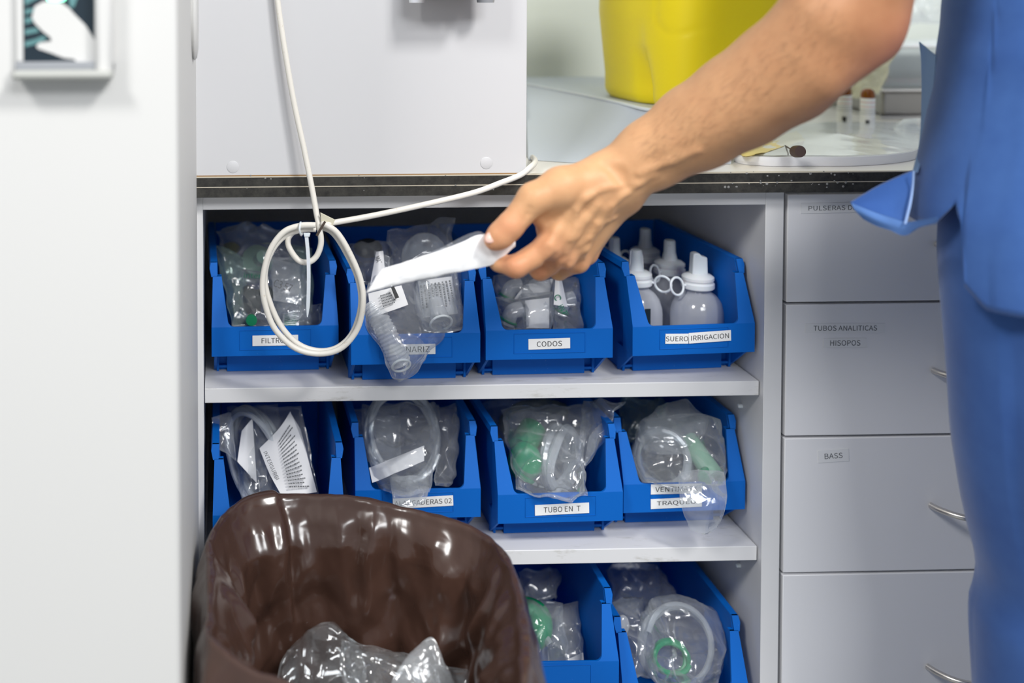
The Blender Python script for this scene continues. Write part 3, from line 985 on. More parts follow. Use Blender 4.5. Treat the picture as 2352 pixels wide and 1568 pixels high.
# ------------------------------------------------------------------ middle shelf contents
g = 'wrapped packs in the left bin of the middle shelf'
p = pack('leaflet_pack', 'clear pack with a white folded leaflet with bold print, left bin of the middle shelf', 'pack', quad_rows((560, 940, .11), (690, 930, .10), (740, 1160, .04), (600, 1180, .03)), group=g, seed=41, thick=.010, amp=.004)
on_bag(p, 'leaflet', (666, 946, .085), (690, 985, .082), (728, 1130, .030), (655, 1140, .022), M_paper)
lf = sheet([[at_ for at_ in r] for r in [[(596, 1030, .060), (640, 985, .066), (667, 945, .075)], [(618, 1085, .040), (660, 1060, .045), (700, 1030, .055)], [(645, 1135, .022), (690, 1135, .022), (728, 1130, .025)]]], .0005, .001, 3)
lf.build('folded_leaflet', M_paper, p)
print_lines(p, (640, 1010, .056), (668, 965, .066), (716, 1120, .024), (665, 1120, .020), 16, M_inkgrey, 5)
text_on(p, 'INTERSURGICAL', (628, 1078, .035), 96, 9, 66, M_ink)
p = pack('tubing_pack', 'clear bag of coiled white tubing on the left of the leaflet pack, middle shelf', 'pack', quad_rows((520, 935, .12), (640, 930, .12), (650, 1170, .04), (560, 1180, .03)), group=g, seed=43, thick=.016, amp=.005)
coil(at(590, 1050, .075), (-.5, -.8, .2), (.030, .055), .0032, 6, 2).build('tubing', M_tube, p)
on_bag(p, 'paper_slip', (555, 990, .07), (580, 960, .08), (590, 1110, .05), (545, 1060, .05), M_paper)
p = pack('film_pack', 'small clear pouch corner poking out at the upper left of the middle shelf', 'pack', quad_rows((484, 955, .06), (530, 948, .07), (545, 1060, .045), (500, 1030, .04)), group=g, seed=45, thick=.006, amp=.004)

g = 'wrapped packs in the ALARGADERAS bin'
p = pack('tubing_pack', 'big clear bag of looped tubing with a white slip in the ALARGADERAS bin', 'pack',
         [[(830, 930, .12), (930, 925, .12), (1010, 930, .12)], [(840, 1030, .07), (925, 1035, .05), (1005, 1020, .06)], [(866, 1120, .03), (920, 1140, -.004), (985, 1130, .008)]], group=g, seed=47, thick=.018, amp=.005, nu=56, nv=56)
coil(at(925, 1000, .085), (.1, -.8, .5), (.042, .050), .0028, 6, 5).build('tubing', M_tube, p)
on_bag(p, 'paper_slip', (848, 1075, .035), (975, 1025, .035), (975, 1060, .022), (855, 1108, .022), M_paper, .003)
p = pack('tubing_pack', 'thin hanging clear bags beside the looped tubing, right side of the ALARGADERAS bin', 'pack', quad_rows((990, 930, .12), (1055, 930, .12), (1040, 1110, .055), (1000, 1120, .035)), group=g, seed=49, thick=.012, amp=.006)
p = pack('film_pack', 'smooth grey-looking pouch filling the back of the ALARGADERAS bin', 'pack', quad_rows((810, 940, .14), (920, 930, .14), (920, 1060, .09), (835, 1060, .09)), M_filmhazy, group=g, seed=51, thick=.014, amp=.002)
p = pack('film_pack', 'flap of clear film lying over the lip above the ALARGADERAS label', 'pack', [[(895, 1095, .03), (940, 1092, .022), (985, 1095, .03)], [(900, 1128, .003), (940, 1132, .001), (985, 1128, .003)], [(905, 1160, -.013), (945, 1163, -.014), (980, 1150, -.012)]], group=g, seed=52, thick=.002, amp=.002, nu=30, nv=30)

g = 'wrapped packs in the TUBO EN T bin'
p = pack('mask_pack', 'clear bag with a bright green mask part, front of the TUBO EN T bin', 'pack',
         [[(1150, 935, .11), (1260, 930, .11), (1370, 935, .11)], [(1170, 1040, .06), (1260, 1050, .04), (1340, 1040, .06)], [(1190, 1125, .012), (1270, 1148, -.012), (1355, 1140, -.006)]], group=g, seed=53, thick=.020, amp=.006, nu=60, nv=60)
gm = MB()
gm.ball(at(1205, 1060, .060), (.020, .015, .024)); gm.tube([at(1195, 1030, .075), at(1225, 990, .10)], [.014, .018], 18)
gm.build('green_part', M_green, p)
coil(at(1285, 1050, .07), (.5, -.8, .2), (.020, .034), .0055, 3, 3).build('tubing', M_tube, p)
p = pack('film_pack', 'crumpled clear bag end draping over the right post of the TUBO EN T bin', 'pack', quad_rows((1340, 920, .10), (1432, 925, .06), (1375, 1000, .045), (1330, 1110, .04)), group=g, seed=55, thick=.008, amp=.006)
p = pack('film_pack', 'dim clear bag heaped at the back of the TUBO EN T bin', 'pack', quad_rows((1090, 935, .20), (1360, 930, .20), (1360, 1020, .12), (1140, 1020, .12)), group=g, seed=57, thick=.022, amp=.008)
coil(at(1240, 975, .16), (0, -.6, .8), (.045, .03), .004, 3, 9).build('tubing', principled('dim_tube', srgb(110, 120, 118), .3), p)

g = 'wrapped packs in the right bin of the middle shelf'
p = pack('mask_pack', 'clear bag of tubing with its empty end hanging over two labels, right of middle shelf', 'pack',
         [[(1470, 970, .09), (1555, 950, .08), (1640, 960, .08)], [(1455, 1050, .055), (1560, 1060, .035), (1670, 1050, .05)], [(1480, 1110, .03), (1570, 1120, .006), (1665, 1110, .02)]], group=g, seed=59, thick=.022, amp=.004, nu=56, nv=50)
coil(at(1520, 1055, .07), (-.35, -.8, .45), (.030, .030), .0048, 4, 4).build('tubing', M_tube, p)
MB().tube([at(1580, 1005, .075), at(1640, 1095, .035)], [.010, .0125], 16).build('pale_green_tube', M_ltgreen, p)
MB().ball(at(1622, 1095, .035), (.010, .007, .012)).build('green_cap', M_green, p)
MB().ball(at(1600, 1040, .085), (.012, .007, .022)).build('green_part', M_green, p)
film_bag([[(1560, 1085, .012), (1600, 1080, .006), (1665, 1085, .012)], [(1562, 1150, -.016), (1610, 1155, -.022), (1668, 1150, -.018)], [(1580, 1215, -.018), (1620, 1225, -.022), (1650, 1215, -.020)]], .002, .004, 61, 40, 50).build('film_tail', M_film, p, ang=60)
p = pack('film_pack', 'peaked crumpled film standing up under the middle shelf top, right-hand bin', 'pack',
         [[(1520, 940, .10), (1572, 918, .10), (1625, 965, .10)], [(1465, 985, .085), (1545, 990, .075), (1610, 1010, .085)], [(1490, 1040, .075), (1550, 1040, .065), (1600, 1035, .075)]], M_filmhazy, group=g, seed=63, thick=.010, amp=.005)
p = pack('film_pack', 'dim green-tinted film at the back of the right-hand bin, middle shelf', 'pack', quad_rows((1420, 925, .20), (1530, 925, .20), (1570, 1010, .12), (1440, 1010, .12)), M_filmgreen, group=g, seed=65, thick=.015, amp=.008)

# ---- bottom shelf contents
g = 'wrapped packs in the bottom left visible bin'
p = pack('mask_pack', 'clear pack with green tube beside the brown liner, bottom shelf', 'pack', quad_rows((1170, 1370, .09), (1290, 1380, .09), (1310, 1560, .03), (1180, 1565, .02)), group=g, seed=67, thick=.018, amp=.006)
gm = MB(); gm.tube(spline([at(1195, 1395, .09), at(1235, 1410, .08), at(1240, 1450, .06), at(1215, 1475, .055)], 6), .014, 16)
gm.build('green_tube', M_green, p)
MB().ball(at(1212, 1520, .045), (.012, .010, .020)).build('green_part', M_green, p)
MB().tube([at(1235, 1435, .06), at(1262, 1480, .045)], .005, 10).build('clear_stem', M_tube, p)
p = pack('white_pack', 'crumpled white pack at the right front of the bottom left visible bin', 'pack', quad_rows((1275, 1400, .10), (1325, 1385, .10), (1345, 1555, .03), (1250, 1560, .03)), M_filmhazy, group=g, seed=69, thick=.010, amp=.006)
on_bag(p, 'white_sheet', (1270, 1530, .04), (1340, 1500, .045), (1345, 1555, .022), (1262, 1562, .022), M_paper, .004)
p = pack('film_pack', 'pale folded film at the back of the bottom left visible bin', 'pack', quad_rows((1190, 1310, .17), (1290, 1315, .17), (1280, 1370, .12), (1200, 1380, .12)), M_filmhazy, group=g, seed=71, thick=.010, amp=.006)

g = 'wrapped packs in the bottom right bin'
p = pack('mask_pack', 'round clear pack with green tubing in its middle, bottom right bin', 'pack',
         [[(1490, 1400, .10), (1560, 1375, .10), (1640, 1420, .10)], [(1470, 1480, .06), (1560, 1480, .035), (1660, 1490, .06)], [(1510, 1570, .02), (1570, 1590, .01), (1650, 1570, .02)]], group=g, seed=73, thick=.024, amp=.004, nu=56, nv=56)
coil(at(1540, 1510, .05), (0, -.9, .3), (.020, .016), .0030, 3, 6).build('green_tubing', M_green, p)
coil(at(1555, 1485, .055), (.1, -.9, .3), (.043, .043), .0034, 2.5, 8).build('clear_tubing', M_tube, p)
p = pack('film_pack', 'loose clear film spilling over the left post of the bottom right bin', 'pack', quad_rows((1395, 1380, .09), (1480, 1370, .11), (1500, 1560, .04), (1450, 1560, .02)), group=g, seed=75, thick=.010, amp=.008)
MB().ball(at(1430, 1435, .055), (.008, .006, .012)).build('clear_plug', M_tube, p)
p = pack('film_pack', 'dim clear film heaped at the back of the bottom right bin', 'pack', quad_rows((1390, 1310, .20), (1520, 1310, .20), (1570, 1400, .13), (1420, 1400, .13)), M_film, group=g, seed=77, thick=.02, amp=.008)

# ------------------------------------------------------------------ cable
cr = rootempty('cable', at(740, 520, -.05), 'white cable looped into a coil in front of the top shelf bins', 'cable')
Yc = -.050
main = [(600, -1300, -.0215), (612, -700, -.0225), (622, -300, -.0245), (630, -80, -.0265), (640, 20, -.028), (655, 120, -.030), (675, 235, -.032), (700, 350, -.036), (718, 440, -.042), (727, 490, -.047), (735, 530, -.053),
        (737, 560, -.054), (727, 588, -.054), (708, 602, -.054), (685, 597, -.052), (665, 570, -.051), (662, 548, -.050), (675, 532, -.049), (700, 524, -.049), (735, 522, -.048),
        (765, 535, -.050), (795, 580, -.051), (822, 640, -.052), (829, 700, -.052), (812, 760, -.052), (780, 795, -.052), (738, 806, -.052), (690, 793, -.052), (650, 755, -.052),
        (622, 700, -.052), (608, 640, -.052), (620, 585, -.051), (650, 545, -.050), (690, 528, -.051), (725, 526, -.0505)]
main2 = [(725, 517, -.060), (690, 518, -.058), (650, 534, -.058), (618, 580, -.058), (603, 650, -.058), (612, 710, -.058), (635, 760, -.058), (680, 800, -.059), (735, 812, -.059),
         (785, 798, -.059), (822, 752, -.059), (834, 690, -.059), (826, 635, -.058), (800, 575, -.058), (775, 535, -.058), (752, 518, -.058), (742, 514, -.056), (760, 512, -.053), (830, 500, -.048), (900, 486, -.045), (1000, 464, -.043),
         (1090, 442, -.040), (1150, 420, -.038), (1195, 402, -.034), (1218, 384, -.026), (1228, 374, -.008), (1228, 366, .03), (1222, 360, .10)]
MB().tube(spline([at(*q) for q in main], 8), .0031, 14).build('cable_run', M_cable, cr)
MB().tube(spline([at(*q) for q in main2], 8), .0031, 14).build('cable_run', M_cable, cr)
zt = MB()
zt.tube(spline([at(*q) for q in [(690, 512, -.062), (688, 528, -.066), (692, 540, -.060), (694, 530, -.046), (692, 514, -.050)]], 6, True), .0011, 8, closed=True)
zt.build('tie_loop', M_tie, cr)
MB().prism([at(697, 536, -.064), at(713, 536, -.064), at(711, 544, -.064), at(699, 544, -.064)], (0, .004, 0)).build('tie_head', M_tie, cr, bevel=.0004)
tl = [(704, 543, -.063), (708, 590, -.064), (709, 640, -.064), (708, 690, -.063), (706, 728, -.062)]
G_ = spline([at(*q) for q in tl], 6)
tm = MB()
for i in range(len(G_) - 1):
    wa = .0019 * (1 if i < len(G_) - 5 else .9 - .16 * (i - (len(G_) - 5))); wb = .0019 * (1 if i + 1 < len(G_) - 5 else .9 - .16 * (i + 1 - (len(G_) - 5)))
    a, b = G_[i], G_[i + 1]
    tm.prism([a + Vector((-wa, 0, 0)), a + Vector((wa, 0, 0)), b + Vector((wb, 0, 0)), b + Vector((-wb, 0, 0))], (0, .001, 0))
tm.build('tie_tail', M_tie, cr, smooth=False)
MB().prism([at(745, 507, -.064), at(749, 510, -.064), at(730, 543, -.064), at(725, 540, -.064)], (0, .001, 0)).build('twist_tie', M_twist, cr)
MB().prism([at(736, 488, -.056), at(770, 505, -.056), at(760, 526, -.056), at(738, 520, -.056)], (0, .002, 0)).build('tape_flag', principled('old_tape', srgb(205, 200, 178), .5), cr, bevel=.0005)

# ------------------------------------------------------------------ things on the worktop
ZT = Z_TOP + 0.0004
# wedge-shaped plinth
t0, t1, t2 = atz(1212, 193, .960), atz(1355, 222, .960), atz(1500, 253, .960)
tp = [t0 - Vector((.004, 0, 0)), t1, t2, t2 + Vector((.09, -.006, 0)), Vector((t2.x + .09, .50, .960)), Vector((t0.x - .004, .50, .960))]
b0, b1, b2 = atz(1214, 367, ZT), atz(1350, 376, ZT), atz(1500, 378, ZT)
bo_ = [b0, b1, b2, b2 + Vector((.09, 0, 0)), Vector((t2.x + .09, .50, ZT)), Vector((t0.x - .004, .50, ZT))]
def dense(P):
    out = []
    for a, b in zip(P, P[1:] + P[:1]):
        out += [a.lerp(b, k / 10) for k in range(10)]
    return out
tp, bo_ = dense(tp), dense(bo_)
n6 = len(tp); NL = 12
vs = []
for j in range(NL + 1):
    for a, b in zip(tp, bo_):
        vs.append(a.lerp(b, j / NL))
pl = MB()
pl.add(vs, [tuple(range(n6)), tuple(range(n6 * (NL + 1) - 1, n6 * NL - 1, -1))] + [(j * n6 + (i + 1) % n6, j * n6 + i, (j + 1) * n6 + i, (j + 1) * n6 + (i + 1) % n6) for j in range(NL) for i in range(n6)])
print('plinth', t0, t1, t2)
o = rootempty('sloped_base', (t1.x, .2, ZT), None, None)
pl.build('base_body', M_plinth, o, ang=50)
MB().tube(spline(tp[:30:5] + [tp[30]], 4), .0022, 8).build('bright_edge_rim', M_capwhite, o)  # pale tube added to draw the light line along the top edge
tag(o, 'pale grey-blue sloping base on the worktop under the yellow container', 'base')

# yellow container
def superloft(cx, cy, z0, z1, hw, hd, rot, nz=60, na=160, flare=0.0, groove=None):
    vs, fs = [], []
    for j in range(nz + 1):
        v = j / nz
        z = z0 + (z1 - z0) * v
        e = 1 - 0.06 * max(0, 1 - (z - z0) / 0.012) ** 2
        for i in range(na):
            a = 2 * math.pi * i / na
            ca, sa = math.cos(a), math.sin(a)
            p_ = 4.5
            rr = (abs(ca) ** p_ + abs(sa) ** p_) ** (-1 / p_)
            x, y = hw * rr * ca * (e + flare * v), hd * rr * sa * (e + flare * v)
            if groove: x, y = groove(x, y, z - z0)
            X = cx + x * math.cos(rot) - y * math.sin(rot)
            Y = cy + x * math.sin(rot) + y * math.cos(rot)
            vs.append((X, Y, z))
    for j in range(nz):
        for i in range(na):
            k = (i + 1) % na
            fs.append((j * na + i, j * na + k, (j + 1) * na + k, (j + 1) * na + i))
    fs.append(tuple(range(na - 1, -1, -1)))
    fs.append(tuple(range(nz * na, nz * na + na)))
    return MB().add(vs, fs)


def ygroove(x, y, h):
    if y < 0:                           # front face: a flared foot channel and a round embossing
        gx = x - 0.026 - 0.10 * max(0, (0.06 - h))
        d = math.exp(-(gx / 0.018) ** 2) * max(0, min(1, (0.075 - h) / 0.05)) * 0.016
        step = 0.010 / (1 + math.exp((x - 0.033) / 0.004)) * max(0, min(1, (0.11 - h) / 0.08))
        y = y + d + step
        rr = math.hypot(x - .088, h - .118)
        y += 0.0018 * math.exp(-((rr - .029) / .0022) ** 2)
    return x, y


yl, yr_ = atz(1341, 214, .961), atz(1515, 252, .961)
yrot = math.atan2(yr_.y - yl.y, yr_.x - yl.x)
hw, hd = 0.112, 0.085
fx, fy = (yl + (yr_ - yl).normalized() * hw).x, (yl + (yr_ - yl).normalized() * hw).y
cxy = Vector((fx - math.sin(yrot) * hd * 1.0, fy + math.cos(yrot) * hd))
o = superloft(cxy.x, cxy.y, .961, 1.21, hw, hd, yrot, groove=ygroove, flare=-.02)
yc = rootempty('sharps_container', (cxy.x, cxy.y, .961), 'big yellow plastic container standing on the sloping base', 'container')
o.build('container_body', M_yellow, yc, ang=80)
superloft(cxy.x, cxy.y, 1.211, 1.235, hw + .006, hd + .006, yrot, nz=4).build('lid', M_yellow, yc, bevel=.002)

# vials
def vial(px, py, lb):
    P = atz(px, py, ZT)
    r = rootempty('vial', P, lb, 'vial', 'labelled amber vials on the worktop')
    MB().lathe([(0.001, 0), (.0085, 0), (.009, .001), (.009, .050), (.0086, .0535), (.0072, .0565), (.0045, .0585), (.001, .059)], 24).build('glass_body', M_amber, r, world=False)
    MB().lathe([(.00915, .004), (.0092, .0045), (.0092, .0455), (.00915, .046)], 24, caps=False).build('paper_label', M_label, r, world=False)
    for z_, h_, w_ in ((.040, .0006, 1.2), (.034, .0005, 1.1), (.030, .0005, .9), (.027, .0005, 1.1), (.024, .0005, .8)):
        MB().lathe([(.0093, z_), (.0093, z_ + h_)], 24, caps=False).build('print_band', M_red if z_ in (.040, .034) else M_inkgrey, r, world=False)
    q = Vector((CAM.x - P.x, CAM.y - P.y, 0)).normalized()
    T = Matrix.Rotation(math.atan2(q.y, q.x), 4, 'Z')
    MB().box(.0090, .0095, -.0025, .0025, .008, .016, T).build('print_block', M_ink, r, world=False)


vial(1992, 301, 'amber vial with a white label, the right one of two on the worktop')
vial(1939, 292, 'vial with a white label, the left one of two, partly behind the arm')

# blister tray with clear film
bt = rootempty('blister_tray', atz(1900, 350, ZT), 'shallow white tray under clear film at the worktop edge, under the elbow', 'tray')
outl = [(1688, 371), (1715, 340), (1760, 318), (1850, 302), (1960, 298), (2060, 300), (2110, 312), (2125, 340), (2110, 362), (2060, 374), (1960, 381), (1850, 383), (1760, 381)]
OP = spline([atz(x, min(y, 381), ZT) for x, y in outl], 5, True)
cen = sum(OP, Vector()) / len(OP)
vs, fs = [], []
prof = [(1.0, .000), (1.01, .004), (1.0, .010), (.975, .0105), (.955, .008), (.94, .003), (.5, .002), (0.01, .002)]
for s_, h_ in prof:
    vs += [cen + (p_ - cen) * s_ + Vector((0, 0, h_)) for p_ in OP]
n = len(OP)
for j in range(len(prof) - 1):
    for i in range(n):
        k = (i + 1) % n
        fs.append((j * n + i, j * n + k, (j + 1) * n + k, (j + 1) * n + i))
fs.append(tuple(range(n - 1, -1, -1)))
MB().add(vs, fs).build('tray', M_paper, bt)
vs, fs = [], []
for s_ in (1.0, .93, .85, .72, .6, .45, .3, .15, .02):
    for i, p_ in enumerate(OP):
        q = cen + (p_ - cen) * s_
        vs.append(q + Vector((0, 0, .0115 + .006 * (1 - s_) + .0015 * crumple(q, 3, 22))))
for j in range(8):
    for i in range(n):
        k = (i + 1) % n
        fs.append((j * n + i, j * n + k, (j + 1) * n + k, (j + 1) * n + i))
MB().add(vs, fs).build('clear_cover', film('cover_film', .3, bump=.12, bscale=25), bt, ang=60)
P = atz(1832, 356, ZT + .017)
MB().lathe([(.001, -.006), (.0062, -.006), (.0066, -.004), (.0066, .004), (.0062, .006), (.001, .006)], 20, Matrix.Translation(P + Vector((0, 0, .004))) @ Matrix.Rotation(R(80), 4, 'X')).build('brown_stopper', M_brownrub, bt)
MB().tube([atz(1790, 326, ZT + .008), P + Vector((-.002, .006, .004))], .0008, 8).build('stick', M_brownrub, bt)
MB().tube([atz(1840, 326, ZT + .006), atz(1800, 312, ZT + .008)], .004, 10).build('red_part', M_red, bt)
yp_ = [[(1690, 345), (1760, 322), (1830, 300)], [(1712, 362), (1785, 342), (1850, 322)]]
fl = [[atz(x, y, ZT + .0135) for x, y in r] for r in yp_]
GG = grid_surface([fl[0], [a.lerp(b, .5) for a, b in zip(*fl)], fl[1]], 16, 10)
vs = [q + Vector((0, 0, .002 * mnoise.noise(q * 60))) for r in GG for q in r]
vs2 = [q + Vector((0, 0, .0006)) for q in vs]
fs = []
for j in range(9):
    for i in range(15):
        a = j * 16 + i
        fs += [(a, a + 1, a + 17, a + 16), (a + 160, a + 176, a + 177, a + 161)]
o = MB().add(vs + vs2, fs).build('yellow_film', principled('yellow_film', srgb(246, 224, 140), .4), bt)

# clear blister dome at the right of the tray
bd_ = atz(2108, 316, ZT)
dm = rootempty('clear_dome', bd_, 'clear domed plastic cover lying on the worktop beside the blue tunic', 'cover')
MB().lathe([(.034, 0.012), (.032, .013), (.028, .022), (.018, .030), (.001, .032)], 30, Matrix.Translation(bd_) @ Matrix.Diagonal((1, .8, .8, 1)), caps=False).build('dome', M_clear, dm)
MB().torus(bd_ + Vector((0, 0, .0105)), .033, .0008).build('dome_rim', M_clear, dm)

# steel tray and things at the back right
Pb = atz(2040, 232, ZT)
sk = rootempty('steel_tray', (Pb.x + .1, .45, ZT), 'brushed steel tray standing at the back of the worktop beside the tunic', 'tray')
x0 = at(2005, 200, .42).x
MB().box(x0, x0 + .42, .40, .55, ZT, ZT + .004).build('tray_foot', M_bsteel, sk, bevel=.001)
MB().box(x0 + .012, x0 + .41, .415, .545, ZT + .004, ZT + .040).build('tray_wall', principled('dull_steel', (.35, .34, .33), .35, 1), sk, bevel=.004)
MB().box(x0 + .006, x0 + .415, .405, .55, ZT + .040, ZT + .044).build('tray_rim', M_bsteel, sk, bevel=.0015)
cbx = rootempty('clear_box', (x0 + .1, .48, ZT + .0445), 'clear plastic box standing on the steel tray behind the elbow', 'box')
MB().box(x0 + .018, x0 + .3, .42, .535, ZT + .045, ZT + .105).build('box_body', M_clear, cbx, bevel=.004)
MB().box(x0 + .014, x0 + .305, .416, .54, ZT + .105, ZT + .110).build('box_lid', M_capwhite, cbx, bevel=.002)
p = rootempty('film_bundle', (x0 + .05, .48, ZT + .111), 'crumpled shiny clear bag on top of the clear box behind the elbow', 'bag')
film_bag(quad_rows((2050, -60, .47), (2170, -60, .47), (2165, 52, .45), (2070, 55, .45)), .018, .008, 81).build('bag_film', M_filmhazy, p, ang=60)
p = rootempty('paper_bag', atz(1975, 225, ZT), 'pale yellow translucent bag leaning between the arm and the steel tray', 'bag')
film_bag(quad_rows((1985, 120, .36), (2060, 100, .38), (2020, 215, .34), (1950, 228, .33)), .012, .004, 83).build('bag_film', film('yellow_bag', .45, (.95, .93, .8), (.85, .82, .62), .3), p, ang=60)

# ------------------------------------------------------------------ dispenser on the partition
YD = -0.3405
dd = rootempty('wall_dispenser', at(150, 80, YD), 'white dispenser on the left partition, dark panel picturing a white hand', 'dispenser')
xa, xb = at(40, 100, YD).x, at(263, 100, YD).x
zl0 = at(150, 178, YD).z; zl1 = at(150, 140, YD).z; ztop = zl1 + .13
ia, ib = at(56, 100, YD).x, at(222, 100, YD).x
MB().box(xa, ia, YD - .006, YD, zl1, ztop).build('left_frame', M_paint, dd, bevel=.001)
MB().box(ib, xb, YD - .016, YD, zl1 - .01, ztop).build('right_frame', M_paint, dd, bevel=.004)
MB().box(xa - .001, xb, YD - .022, YD, zl0, zl0 + .007).build('drip_tray', principled('tray_shaded_grey', srgb(176, 177, 172), .5), dd, bevel=.003)  # shadow on the tray lip is put into this grey
MB().box(xa, xb, YD - .012, YD, zl0 + .005, zl1).build('tray_back', M_grey, dd, bevel=.001)
MB().box(ia, ib, YD - .004, YD, zl1 - .002, ztop).build('dark_panel', M_navy, dd)
yy = YD - .0042
flat = lambda pts, nm, mt, dy=0: MB().prism([at(x, y, yy - dy) for x, y in pts], (0, .0003, 0)).build(nm, mt, dd, smooth=False)
flat([(57, 12), (92, -6), (120, -30), (80, -30), (57, -20)], 'teal_stripe', M_teal)
flat([(57, 34), (80, 26), (82, 18), (57, 22)], 'teal_stripe', M_teal)
flat([(57, 55), (76, 50), (74, 40), (57, 42)], 'teal_stripe', M_teal)
flat([(57, 80), (90, 73), (84, 64), (57, 68)], 'teal_stripe', M_teal)
flat([(57, 108), (78, 102), (108, 90), (100, 82), (80, 90), (57, 96)], 'teal_stripe', M_teal)
flat([(162, 18), (170, 16), (180, -10), (165, -20), (158, 0)], 'teal_stripe', M_teal)
hand = [(80, 14), (100, 3), (140, 5), (158, 18), (172, 34), (196, 58), (214, 86), (222, 100), (234, 128), (222, 142), (206, 150), (182, 148), (170, 136), (146, 133), (118, 122), (88, 112), (83, 106), (90, 98), (118, 95), (116, 86), (98, 72), (80, 54), (73, 40)]
o = MB().prism([at(x, y, yy - .0005) for x, y in hand], (0, .0006, 0)).build('hand_picture', M_paint, dd, smooth=False)
mg = bpy.data.materials.new('green_light'); mg.use_nodes = True
b_ = mg.node_tree.nodes['Principled BSDF']; b_.inputs['Emission Color'].default_value = (.05, 1, .45, 1); b_.inputs['Emission Strength'].default_value = 4
MB().prism([at(106, -8, yy - .001), at(152, -8, yy - .001), at(148, 1, yy - .001), at(128, 4, yy - .001), at(110, 2, yy - .001)], (0, .0006, 0)).build('green_light', mg, dd)

# ------------------------------------------------------------------ waste bin with brown liner
ZR = 0.57
rim_px = [(640, 1133), (780, 1140), (930, 1160), (1080, 1205), (1150, 1262), (1186, 1340), (1207, 1450), (1206, 1540), (1185, 1640), (1100, 1700), (960, 1700), (800, 1640), (640, 1566), (540, 1520), (462, 1462), (425, 1400), (430, 1310), (463, 1240), (540, 1160)]
RP = [atz(x, y, ZR) for x, y in rim_px]
for q in RP: q.x = max(q.x, -.0105)
for i, (x, y) in enumerate(rim_px): print('rim', x, y, RP[i])
RP = spline(RP, 16, True)
cen = sum(RP, Vector()) / len(RP)
wb = rootempty('waste_bin', (cen.x, cen.y, 0), 'waste bin lined with a brown plastic bag in front of the shelves', 'waste bin')
na = len(RP)
random.seed(21)
CR = [(random.uniform(0, 6.28), random.uniform(-1.1, 1.1), random.uniform(9, 20), random.uniform(0, 9)) for _ in range(7)]


def creases(th, h):
    """long straight pulled folds: sharp ridges running down and across the film"""
    out = 0
    u = th * .155                      # arc length round the rim
    for k, (ph, sl, fr, off) in enumerate(CR):
        a = (u + h * sl) * fr + off + .5 * mnoise.noise(Vector((math.cos(th) * 1.5, math.sin(th) * 1.5, h * 4 + k * 5)))
        t_ = a - math.floor(a)
        m_ = mnoise.noise(Vector((math.cos(th) * 2.5 + k * 3, math.sin(th) * 2.5, h * 6 + k * 7))) + .12
        out += max(0, m_) * (abs(2 * t_ - 1) - .5) / (fr / 12)
    return out


vs, fs = [], []
prof = [(.60, -.44, 1.0), (.68, -.38, 1.0)]
prof += [(.70 + .24 * i / 64, -.36 + .32 * i / 64, 1.0 - .2 * i / 64) for i in range(65)]
prof += [(.962, -.030, .7), (.970, -.020, .6), (.978, -.011, .5), (.986, -.004, .4), (.995, -.0005, .3), (1.005, 0.0, .3), (1.015, -.002, .4), (1.024, -.008, .5), (1.030, -.018, .6)]
prof += [(1.034 + .012 * math.sin(i * .8), -.03 - .012 * i, .8) for i in range(12)]
for s_, h_, am in prof:
    for i, q in enumerate(RP):
        th = 2 * math.pi * i / na
        d = (q - cen); d.z = 0
        dn = d.normalized()
        base = cen + d * s_ + Vector((0, 0, h_))
        fold = mnoise.noise(Vector((math.cos(th) * 3.2, math.sin(th) * 3.2, h_ * 1.4))) * .017
        fold += mnoise.noise(Vector((math.cos(th) * 9, math.sin(th) * 9, h_ * 5 + 4))) * .007
        fold += (crumple(base, 4, 9) * .016 + crumple(base, 6, 19) * .006 + crumple(base, 8, 40) * .0012 + crumple(Vector((base.x, base.y, base.z * .3)), 12, 24) * .009)
        fold += creases(th, h_) * .019
        if s_ > 1.0: fold = abs(fold) * .6
        else: fold = fold * 1.2 + .008
        k = am if h_ < -.012 else .35 * am
        hz = .0055 * mnoise.noise(Vector((th * 2.2, 3.3, 0)))
        vs.append(base - dn * (fold * k if s_ < 1.0 else -fold * k) + Vector((0, 0, hz + (.003 * crumple(base, 2, 40) if -.03 < h_ else 0))))
for j in range(len(prof) - 1):
    for i in range(na):
        k = (i + 1) % na
        fs.append((j * na + i, j * na + k, (j + 1) * na + k, (j + 1) * na + i))
MB().add(vs, fs).build('brown_liner', M_liner, wb, ang=70, sub=1)
vs, fs = [], []
for s_, h_ in ((.0001, .01), (.76, .01), (.99, ZR - .012), (1.0, ZR - .012), (1.0, ZR - .03), (.78, .0005), (.0001, .0005)):
    for q in RP:
        d = q - cen; d.z = 0
        vs.append(Vector((cen.x, cen.y, 0)) + d * s_ + Vector((0, 0, h_)))
for j in range(6):
    for i in range(na):
        k = (i + 1) % na
        fs.append((j * na + i, j * na + k, (j + 1) * na + k, (j + 1) * na + i))
MB().add(vs, fs).build('bin_body', principled('bin_grey', srgb(186, 186, 200), .4), wb)
